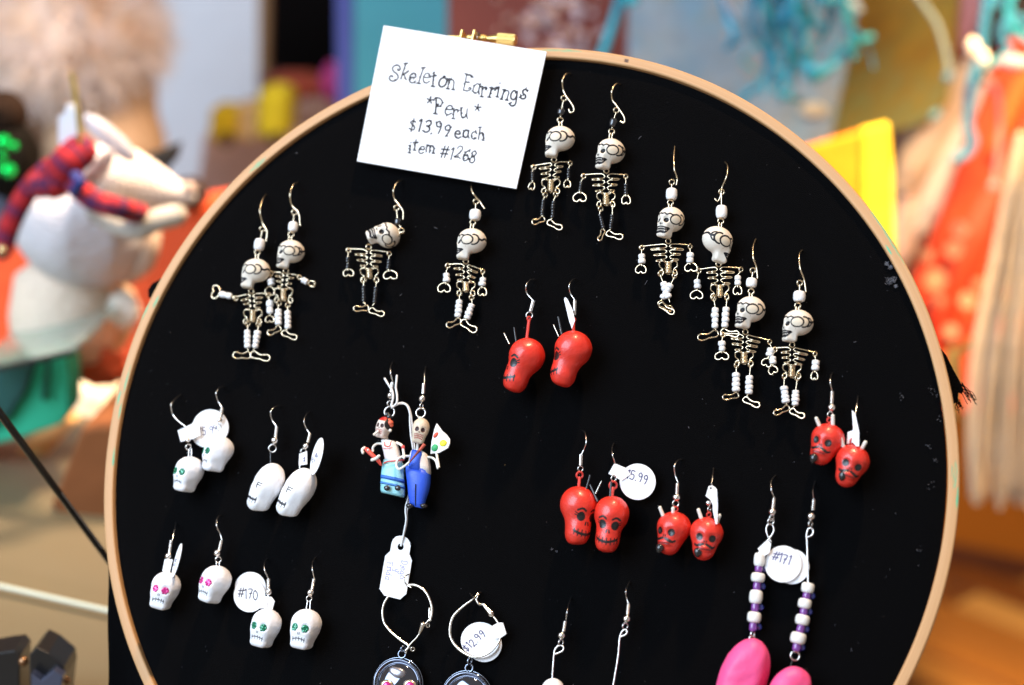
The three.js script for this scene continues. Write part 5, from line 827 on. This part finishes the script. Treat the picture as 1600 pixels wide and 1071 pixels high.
{ const T = bg('cream_shawl', 'cream and pink cotton shawl hanging in loose folds', 'shawl', 1440, 260, 1.36); for (const [x, y, rx, ry, rot, c] of [[1462, 190, 34, 120, -18, [0.9, 0.7, 0.5]], [1430, 330, 44, 110, -14, [0.92, 0.72, 0.54]], [1490, 250, 26, 130, -16, [0.94, 0.76, 0.58]], [1412, 360, 26, 80, -6, [0.75, 0.52, 0.4]], [1507, 20, 30, 70, 0, [0.6, 0.26, 0.26]], [1480, 90, 30, 80, -5, [0.62, 0.42, 0.26]]]) T.blob('fold', x, y, rx, ry, rr(-0.02, 0.02), dull(...c), { rz: 30, rot: rot, amp: 0.12 }); }
{ const T = bg('plum_cushion', 'dark plum cushion behind the yellow folder', 'cushion', 1400, 230, 1.5); T.blob('cushion_body', 1405, 235, 60, 70, 0, dull(0.2, 0.09, 0.075)); }
{ const T = bg('shaded_gap', 'dark brown sheet standing for the shaded gap behind the turquoise loops', 'strap', 1545, 120, 1.42); T.flat('gap_sheet', [[1522, -40], [1578, -40], [1572, 120], [1552, 300], [1515, 300], [1528, 120]], 0, 0.004, dull(0.1, 0.05, 0.03)); }  // dark sheet: the shade of an open gap put into colour
{
  const T = bg('red_skirt', 'vivid red skirt dotted with pale coin sequins', 'skirt', 1540, 350, 1.26);
  T.flat('cloth_sheet', [[1580, 70], [1660, 40], [1660, 640], [1440, 640], [1420, 470], [1452, 400], [1492, 300], [1530, 190]], 0, 0.012, dull(0.78, 0.07, 0.02));
  for (const [x, y, rx, ry, rot, c] of [[1556, 300, 16, 260, -20, [0.8, 0.1, 0.05]], [1510, 420, 18, 170, -16, [0.74, 0.05, 0.012]], [1585, 160, 16, 90, -14, [0.86, 0.16, 0.03]]]) T.blob('pleat', x, y, rx, ry, 0.008, dull(...c), { rz: 12, rot });
  for (const [x, y, r] of [[1500, 359, 12], [1490, 390, 13], [1462, 437, 17], [1512, 470, 13], [1530, 445, 9], [1470, 470, 8], [1486, 518, 11], [1450, 400, 9]]) { const o = T.part('coin_sequin', new THREE.CylinderGeometry(r * T.s, r * T.s, 0.002, 18).rotateX(Math.PI / 2 + rr(-0.2, 0.2)), mat(rgb(0.8, 0.42, 0.26), { metalness: 0.3, roughness: 0.35 })); o.position.copy(T.K(x, y, 0.026)); }
}
{ const T = bg('mustard_ribbon', 'narrow mustard ribbon crossing the red skirt', 'ribbon', 1530, 520, 1.16); T.tube('ribbon_band', [[1600, 440], [1560, 490], [1520, 535], [1490, 560], [1478, 580]], 9, dull(0.52, 0.26, 0.05)); T.tube('ribbon_band', [[1490, 555], [1492, 600], [1488, 650]], 14, dull(0.6, 0.34, 0.08)); }
{
  const T = bg('fringe_tassel', 'long cream cotton fringe hanging from the red skirt', 'tassel', 1570, 520, 1.1);
  for (let i = 0; i < 34; i++) { const f = i / 33, x1 = 1519 + f * 116 + rr(-9, 9), x0 = 1592 + f * 44, y0 = 210 + f * 20, ye = 765 + rr(-12, 30), k = rr(-12, 12), z = rr(-0.02, 0.02), tone = rr(0.7, 1.0), m = dull(0.92 * tone, 0.74 * tone, 0.52 * tone); T.tube('strand', [[x0, y0, z], [x0 - (x0 - x1) * 0.45 + k, 400, z], [x0 - (x0 - x1) * 0.88 + k, 560, z], [x1 + k * 0.6, 680, z], [x1, ye, z]], rr(2.6, 4.8), m); }
}
{ const T = bg('orange_cabinet', 'plain orange-brown wooden cabinet with a dark lower edge', 'cabinet', 1540, 760, 2.1); T.flat('front_panel', [[1380, 560], [1760, 560], [1760, 905], [1440, 838]], 0, 0.03, mat(rgb(0.66, 0.2, 0.01), { roughness: 0.5, bumpMap: lumpy, bumpScale: 0.002 })); T.flat('lower_rail', [[1430, 842], [1760, 912], [1760, 958], [1430, 880]], 0.01, 0.04, dull(0.17, 0.045, 0.012)); }
{
  const T = bg('turquoise_yarn', 'tangle of turquoise yarn strands with knotted ends hanging over the panels', 'yarn', 1230, 60, 1.12), col = [[0.02, 0.36, 0.52], [0.03, 0.44, 0.56], [0.05, 0.4, 0.66]].map((c) => dull(...c));
  const S = [[[978, -40], [966, 10], [952, 55], [938, 92], [924, 125]], [[960, -40], [986, 5], [998, -30]], [[1118, -40], [1136, 25], [1146, 55], [1136, 76]], [[1184, -40], [1200, 40], [1204, 90], [1190, 128], [1166, 148], [1150, 168]], [[1205, -20], [1240, 18], [1292, 46]], [[1226, -40], [1250, 40], [1246, 82], [1262, 104], [1290, 108], [1322, 84], [1342, 52]], [[1196, 60], [1216, 104], [1208, 138], [1228, 150], [1252, 158]], [[1262, 88], [1266, 122], [1298, 106], [1330, 70], [1362, 58]], [[1230, 10], [1222, 50], [1234, 90], [1226, 130]], [[1268, -40], [1290, 0], [1330, -10]], [[1300, -40], [1326, 20], [1330, 60], [1336, 90]], [[1210, 118], [1234, 140], [1222, 156]], [[1172, -40], [1196, 10], [1236, 30]]];
  S.forEach((p, i) => T.tube('strand', p.map(([x, y]) => [x, y, rr(-0.012, 0.012)]), i < 2 ? 7.5 : rr(4, 6.5), col[i % 3]));
  for (let k = 0; k < 34; k++) { const x = rr(1165, 1330), y = rr(-30, 60), pts = [[x, -40, 0]]; let a = x, b = y; for (let j = 0; j < 4; j++) { pts.push([a, b, rr(-0.016, 0.016)]); a += rr(-26, 22); b += rr(8, 42); } T.tube('thread', pts, rr(1.4, 2.8), col[k % 3]); }
  T.tube('white_strand', [[1122, -40], [1136, 5], [1151, 28]], 4, dull(0.62, 0.64, 0.75)); T.tube('white_strand', [[1300, -10], [1330, 5], [1345, 16]], 5, dull(0.6, 0.7, 0.7));
}
{
  const T = bg('blue_necklace', 'loops of blue cord with two white shell beads beside the red skirt', 'necklace', 1530, 100, 1.14), a = dull(0.04, 0.26, 0.42), b = dull(0.03, 0.42, 0.56);
  [[[1548, -40], [1538, 40], [1532, 90], [1520, 128], [1514, 200], [1521, 222], [1512, 240], [1494, 250]], [[1530, 108], [1552, 100], [1574, 86]], [[1612, 40], [1582, 26], [1566, 50], [1578, 84]], [[1592, -40], [1576, 30], [1592, 52], [1612, 66]], [[1545, -20], [1556, 10], [1562, -30]]].forEach((p, i) => T.tube('cord', p, i === 0 ? 8 : 6.5, i % 2 ? b : a));
  T.tube('thin_cord', [[1410, -40], [1446, 10], [1464, 36], [1478, 82], [1484, 112]], 4.5, dull(0.34, 0.44, 0.4)); T.tube('thin_cord', [[1538, 116], [1558, 140], [1564, 180], [1558, 260], [1554, 284]], 4, dull(0.6, 0.4, 0.38)); T.blob('grey_bead', 1553, 290, 8, 9, 0, dull(0.42, 0.36, 0.36));
  T.blob('shell_bead', 1521, 74, 10, 15, 0.02, mat(rgb(0.85, 0.74, 0.58), { roughness: 0.3 }), { rot: 15 }); T.blob('shell_bead', 1537, 92, 9, 14, 0.02, mat(rgb(0.85, 0.76, 0.62), { roughness: 0.3 }), { rot: 15 }); T.blob('lilac_bead', 1588, 98, 24, 12, 0.02, dull(0.6, 0.4, 0.46)); T.blob('blue_knot', 1482, 120, 8, 9, 0, dull(0.12, 0.3, 0.42)); T.blob('blue_knot', 1462, 180, 7, 12, 0, dull(0.1, 0.28, 0.34), { rot: -30 });
}
// --- the goods on the window side of the hoop
{
  const T = bg('mouse_doll', 'stuffed white cloth mouse doll with pointed snout and red plaid scarf', 'doll', 130, 540, 0.94);
  const cloth = dull(0.56, 0.54, 0.55), cream = dull(0.74, 0.6, 0.46);
  T.part('body', (() => { const g = starMesh((p) => { const a = Math.atan2(p.x, p.z); return p.length() - 1 + 0.07 * Math.pow(Math.abs(Math.sin(a * 5)), 0.4) * (1 - Math.abs(p.y)) - 0.03; }, [0, 0, 0], 90, 40); g.scale(106 * T.s, 92 * T.s, 98 * T.s); const c = T.K(134, 352); return g.translate(c.x, c.y, c.z); })(), cloth);
  T.part('skirt', (() => { const g = new THREE.LatheGeometry([[0, -62], [78, -60], [82, 0], [74, 60], [50, 80], [0, 82]].map(([r, y]) => new THREE.Vector2(r * T.s, y * T.s)), 40); const c = T.K(98, 492, -0.005); return g.translate(c.x, c.y, c.z); })(), cream);
  const hd = T.part('head', (() => { const g = new THREE.LatheGeometry([[0, -66], [26, -62], [46, -44], [54, -16], [50, 12], [38, 44], [24, 72], [15, 92], [11, 106], [0, 112]].map(([r, y]) => new THREE.Vector2(r * T.s, y * T.s)), 36); g.rotateZ(-Math.PI / 2 - 0.12); const c = T.K(190, 284, 0.035); return g.translate(c.x, c.y, c.z); })(), dull(0.76, 0.7, 0.67));
  T.blob('snout_tip', 294, 296, 13, 12, 0.035, dull(0.6, 0.46, 0.4), { parent: hd });
  T.blob('ear', 172, 216, 46, 15, 0.06, dull(0.74, 0.74, 0.8), { rot: -38, rz: 8, parent: hd }); T.blob('ear', 133, 240, 13, 22, 0.07, dull(0.72, 0.72, 0.78), { rot: -8, rz: 8, parent: hd }); T.blob('cheek_band', 152, 268, 12, 40, 0.07, dull(0.78, 0.76, 0.82), { rot: -32, rz: 10, parent: hd });
  T.tube('arm', [[150, 330, 0.05], [188, 352, 0.075], [216, 358, 0.08], [240, 346, 0.08], [276, 336, 0.075]], 16, dull(0.5, 0.48, 0.42)); T.tube('arm', [[200, 430, 0], [226, 410, 0.01], [236, 375, 0.01], [232, 340, 0]], 15, dull(0.6, 0.46, 0.35));
  const plaid = mat(0xffffff, { roughness: 0.9, map: canvasTex(256, 64, (c, w, h) => { c.fillStyle = '#8e1024'; c.fillRect(0, 0, w, h); for (let i = 0; i < 9; i++) { c.fillStyle = i % 2 ? 'rgba(40,30,90,0.6)' : 'rgba(190,36,36,0.8)'; c.fillRect(i * 29, 0, 12, h); } c.fillStyle = 'rgba(30,24,80,0.45)'; c.fillRect(0, 10, w, 9); c.fillRect(0, 40, w, 7); }) });
  for (const [pts, r] of [[[[2, 392, 0.07], [18, 345, 0.07], [44, 298, 0.07], [74, 266, 0.075], [104, 250, 0.075]], 15], [[[84, 286, 0.085], [104, 256, 0.09], [126, 236, 0.085]], 24], [[[60, 290, 0.085], [90, 284, 0.09], [112, 268, 0.08]], 18], [[[112, 286, 0.09], [148, 314, 0.1], [182, 324, 0.1], [218, 334, 0.08]], 15]]) T.tube('scarf', pts, r, plaid);
  T.tube('scarf_tie', [[117, 300, 0.1], [124, 285, 0.11], [118, 275, 0.1]], 8, dull(0.03, 0.04, 0.22));
  T.tube('gold_thread', [[112, 116, 0.09], [119, 160, 0.09], [125, 226, 0.09]], 3.2, dull(0.5, 0.38, 0.06));
  T.flat('paper_label', [[91, 182], [101, 176], [103, 164], [114, 164], [121, 190], [121, 226], [91, 226]], 0.085, 0.002, dull(0.78, 0.8, 0.86), T.g, 0);
  T.blob('bell', 2, 391, 6, 7, 0.09, mat(rgb(0.8, 0.7, 0.4), { metalness: 1, roughness: 0.2 }));
}
{ const T = bg('black_cat_figure', 'black cat figure with glittering green sequin trim', 'figurine', 20, 260, 0.97); T.blob('cat_body', 15, 250, 48, 62, 0, dull(0.005, 0.004, 0.003, { specularIntensity: 0.15 })); T.blob('cat_head', 8, 176, 34, 34, 0, dull(0.02, 0.011, 0.007, { specularIntensity: 0.15 })); T.blob('cat_flank', 5, 330, 44, 60, -0.02, dull(0.09, 0.1, 0.14)); for (const [x, y, r] of [[5, 222, 11], [13, 266, 11], [22, 228, 6], [4, 244, 6], [-6, 258, 8]]) { const o = T.part('sequin', new THREE.IcosahedronGeometry(r * T.s, 1), mat(rgb(0.0, 0.75, 0.12), { metalness: 0.75, roughness: 0.18, flatShading: true })); o.position.copy(T.K(x, y, 0.05)); } }
{ const T = bg('dark_whisker_toy', 'small black felt toy peeking out behind the mouse doll', 'toy', 270, 270, 1.02); T.flat('felt_ear', [[215, 252], [262, 236], [276, 228], [270, 246], [252, 266], [225, 268]], 0, 0.008, dull(0.012, 0.01, 0.008)); T.blob('felt_body', 296, 302, 30, 26, -0.01, dull(0.03, 0.014, 0.01)); }
{ const T = bg('red_crate', 'vivid red-orange box behind the mouse doll', 'box', 160, 420, 1.06); T.flat('box_face', [[-40, 375], [60, 365], [346, 322], [420, 320], [420, 560], [-40, 560]], 0, 0.05, dull(0.72, 0.09, 0.022)); }
{ const T = bg('cream_sweater', 'cream knitted sweater folded below the mouse doll with a red collar', 'sweater', 150, 650, 1.0); T.blob('sweater_body', 120, 690, 130, 120, -0.02, dull(0.95, 0.84, 0.62), { amp: 0.12, rz: 60 }); T.blob('sleeve', 170, 500, 40, 60, 0.02, dull(0.8, 0.6, 0.38), { rot: -20, amp: 0.14, rz: 20 }); T.blob('white_cuff', 193, 484, 24, 30, 0.05, dull(0.9, 0.84, 0.7), { rot: 20, amp: 0.14, rz: 14 }); T.blob('red_collar', 150, 572, 48, 30, 0.05, dull(0.78, 0.11, 0.03), { amp: 0.16, rz: 16 }); }
{
  const T = bg('glass_shelf', 'small glass shelf with a black front edge under the mouse doll', 'shelf', 40, 560, 0.84);
  const a = T.K(-60, 590), b = T.K(112, 551), edge = rod(a, b, 4.6 * T.s, 4.6 * T.s, 8); T.part('edge_trim', edge, dull(0.01, 0.009, 0.008));
  const q = b.clone().sub(a), pane = new THREE.BoxGeometry(q.length(), 0.0016, 0.1).translate(0, 0, -0.05); const o = T.part('pane', pane, mat(rgb(0.75, 0.92, 0.86), { transmission: 0.85, thickness: 0.003, roughness: 0.08, ior: 1.5 })); o.position.copy(a).add(b).multiplyScalar(0.5); o.rotation.z = Math.atan2(q.y, q.x);
}
{ const T = bg('green_bag', 'emerald green cloth bag with a dark fold hanging under the glass shelf', 'bag', 40, 630, 0.9); T.flat('bag_front', [[-60, 600], [2, 580], [98, 556], [104, 590], [104, 640], [92, 658], [40, 676], [-60, 704]], 0, 0.02, dull(0.025, 0.46, 0.26)); T.flat('dark_panel', [[-60, 604], [0, 584], [50, 572], [34, 612], [8, 650], [-60, 676]], 0.006, 0.004, dull(0.01, 0.07, 0.06)); T.tube('fold', [[74, 566, 0.005], [72, 590, 0.006], [68, 622, 0.005]], 5, dull(0.01, 0.12, 0.07)); }
{ const T = bg('brown_box', 'plain brown leather box on the tan table', 'box', 150, 790, 0.86); T.flat('box_face', [[133, 676], [150, 672], [320, 672], [320, 920], [170, 884], [88, 788]], 0, 0.12, dull(0.2, 0.062, 0.012)); }
{ const T = bg('wooden_tray', 'honey coloured wooden tray edge lying on the tan table', 'tray', 20, 760, 0.94); T.flat('tray_side', [[-80, 720], [60, 710], [110, 740], [84, 768], [40, 776], [-80, 812]], 0, 0.1, dull(0.66, 0.36, 0.12)); }
{
  const T = bg('black_rod', 'thin glossy black rod slanting down to the hoop cloth', 'rod', 80, 760, 0.63);
  const a = T.K(-60, 566, 0.03), b = T.K(172, 880, -0.015); T.part('shaft', rod(a, b, 7.2 * T.s, 6.4 * T.s, 4), mat(rgb(0.012, 0.011, 0.01), { roughness: 0.25 })); T.part('painted_highlight', rod(T.K(96, 770, 0.003), T.K(160, 857, -0.009), 1.0 * T.s, 1.2 * T.s, 5), dull(0.4, 0.36, 0.33));  // pale strip along the shaft paints its highlight
}
{
  const T = { g: new THREE.Group() }; T.g.name = 'glass_sheet'; T.g.userData = { label: 'clear glass sheet with a pale green edge lying on the tan table', category: 'glass' }; const a = onTable(-60, 914), b = onTable(230, 980), mid = a.clone().add(b).multiplyScalar(0.5); T.g.position.copy(mid); scene.add(T.g); mesh('edge', rod(a.clone().sub(mid).add(V(0, 0.0035, 0)), b.clone().sub(mid).add(V(0, 0.0035, 0)), 0.0012, 0.0012, 6), mat(rgb(0.5, 0.56, 0.46), { roughness: 0.3 }), T.g);
}
{
  const T = bg('stone_bracelet', 'bracelet of faceted black stone blocks with small bronze beads', 'bracelet', 50, 1060, 0.66), m = mat(rgb(0.008, 0.008, 0.009), { roughness: 0.3, clearcoat: 0.3, flatShading: true }), br = mat(rgb(0.3, 0.16, 0.08), { metalness: 0.9, roughness: 0.2 });
  T.flat('stone_block', [[-70, 1034], [0, 1021], [22, 1018], [29, 1026], [28, 1110], [-70, 1110]], 0, 0.014, m, T.g, 0.0005); T.flat('stone_block', [[48, 1024], [58, 1014], [74, 1022], [98, 1042], [100, 1056], [94, 1110], [48, 1110]], 0.004, 0.016, m, T.g, 0.0005); T.flat('stone_facet', [[50, 1055], [64, 1066], [84, 1050], [96, 1058], [90, 1110], [52, 1110]], 0.009, 0.004, mat(rgb(0.05, 0.06, 0.1), { roughness: 0.05, clearcoat: 1 }), T.g, 0.0005);
  for (const [x, y, r] of [[36, 1034, 8], [103, 1064, 6.5]]) T.blob('bronze_bead', x, y, r, r, 0.002, br, { amp: 0 });
}
{ const T = bg('cream_box', 'cream cardboard box lid under the black stone bracelet', 'box', 60, 1085, 0.7); T.flat('lid', [[-80, 1052], [60, 1060], [172, 1074], [172, 1180], [-80, 1180]], 0, 0.03, dull(0.72, 0.62, 0.44)); }

// ---------------------------------------------------------------- the lamps and the window themselves, outside the frame
{
  const lamp = (pos, at, I, gr = 0.68, bl = 0.4, cone = 0.75) => {
    const g = new THREE.Group(); g.name = numbered('display_spotlight'); g.userData = { label: ['small warm spotlight aimed at the earring hoop', 'small orange spotlight aimed at the red skirt and fringe', 'small warm spotlight aimed at the mouse doll'][LAMPS.findIndex((l) => l[0] === pos)], category: 'lamp', group: 'display spotlights' }; g.position.copy(pos); g.lookAt(at); scene.add(g);
    mesh('lamp_can', new THREE.CylinderGeometry(0.045, 0.04, 0.12, 24, 1, true).rotateX(Math.PI / 2).translate(0, 0, -0.03), mat(rgb(0.02, 0.02, 0.02), { roughness: 0.5 }), g);
    mesh('bulb', new THREE.SphereGeometry(0.03, 20, 14), new THREE.MeshStandardMaterial({ color: 0xffffff, emissive: new THREE.Color().setRGB(1, 0.66, 0.36), emissiveIntensity: 6 }), g);
    const s = new THREE.SpotLight(new THREE.Color().setRGB(1, gr, bl), I, 0, cone, 0.7, 2); s.name = 'spot'; s.position.set(0, 0, 0.0); s.target.position.set(0, 0, 1); s.castShadow = true; s.shadow.radius = 2; g.add(s); g.add(s.target);
  };
  for (const a of LAMPS) lamp(...a);
  const w = new THREE.Group(); w.name = 'shop_window'; w.userData = { label: 'shop window letting in cool daylight', category: 'window' }; w.position.copy(WINDOW_AT); w.lookAt(0, 0, -0.1); scene.add(w);
  const fm = mat(rgb(0.5, 0.48, 0.45), { roughness: 0.6 }), bar2 = (x, y, ww, h) => mesh('frame_bar', new THREE.BoxGeometry(ww, h, 0.05).translate(x, y, -0.04), fm, w);
  bar2(-WINDOW_W / 2 - 0.03, 0, 0.06, WINDOW_H + 0.12); bar2(WINDOW_W / 2 + 0.03, 0, 0.06, WINDOW_H + 0.12); bar2(0, WINDOW_H / 2 + 0.03, WINDOW_W, 0.06); bar2(0, -WINDOW_H / 2 - 0.03, WINDOW_W, 0.06);
  mesh('pane', new THREE.BoxGeometry(WINDOW_W, WINDOW_H, 0.006).translate(0, 0, -0.03), new THREE.MeshStandardMaterial({ color: rgb(0.6, 0.65, 0.7), roughness: 0.2, emissive: rgb(0.72, 0.84, 1), emissiveIntensity: 1 }), w);
}

renderer.render(scene, camera);
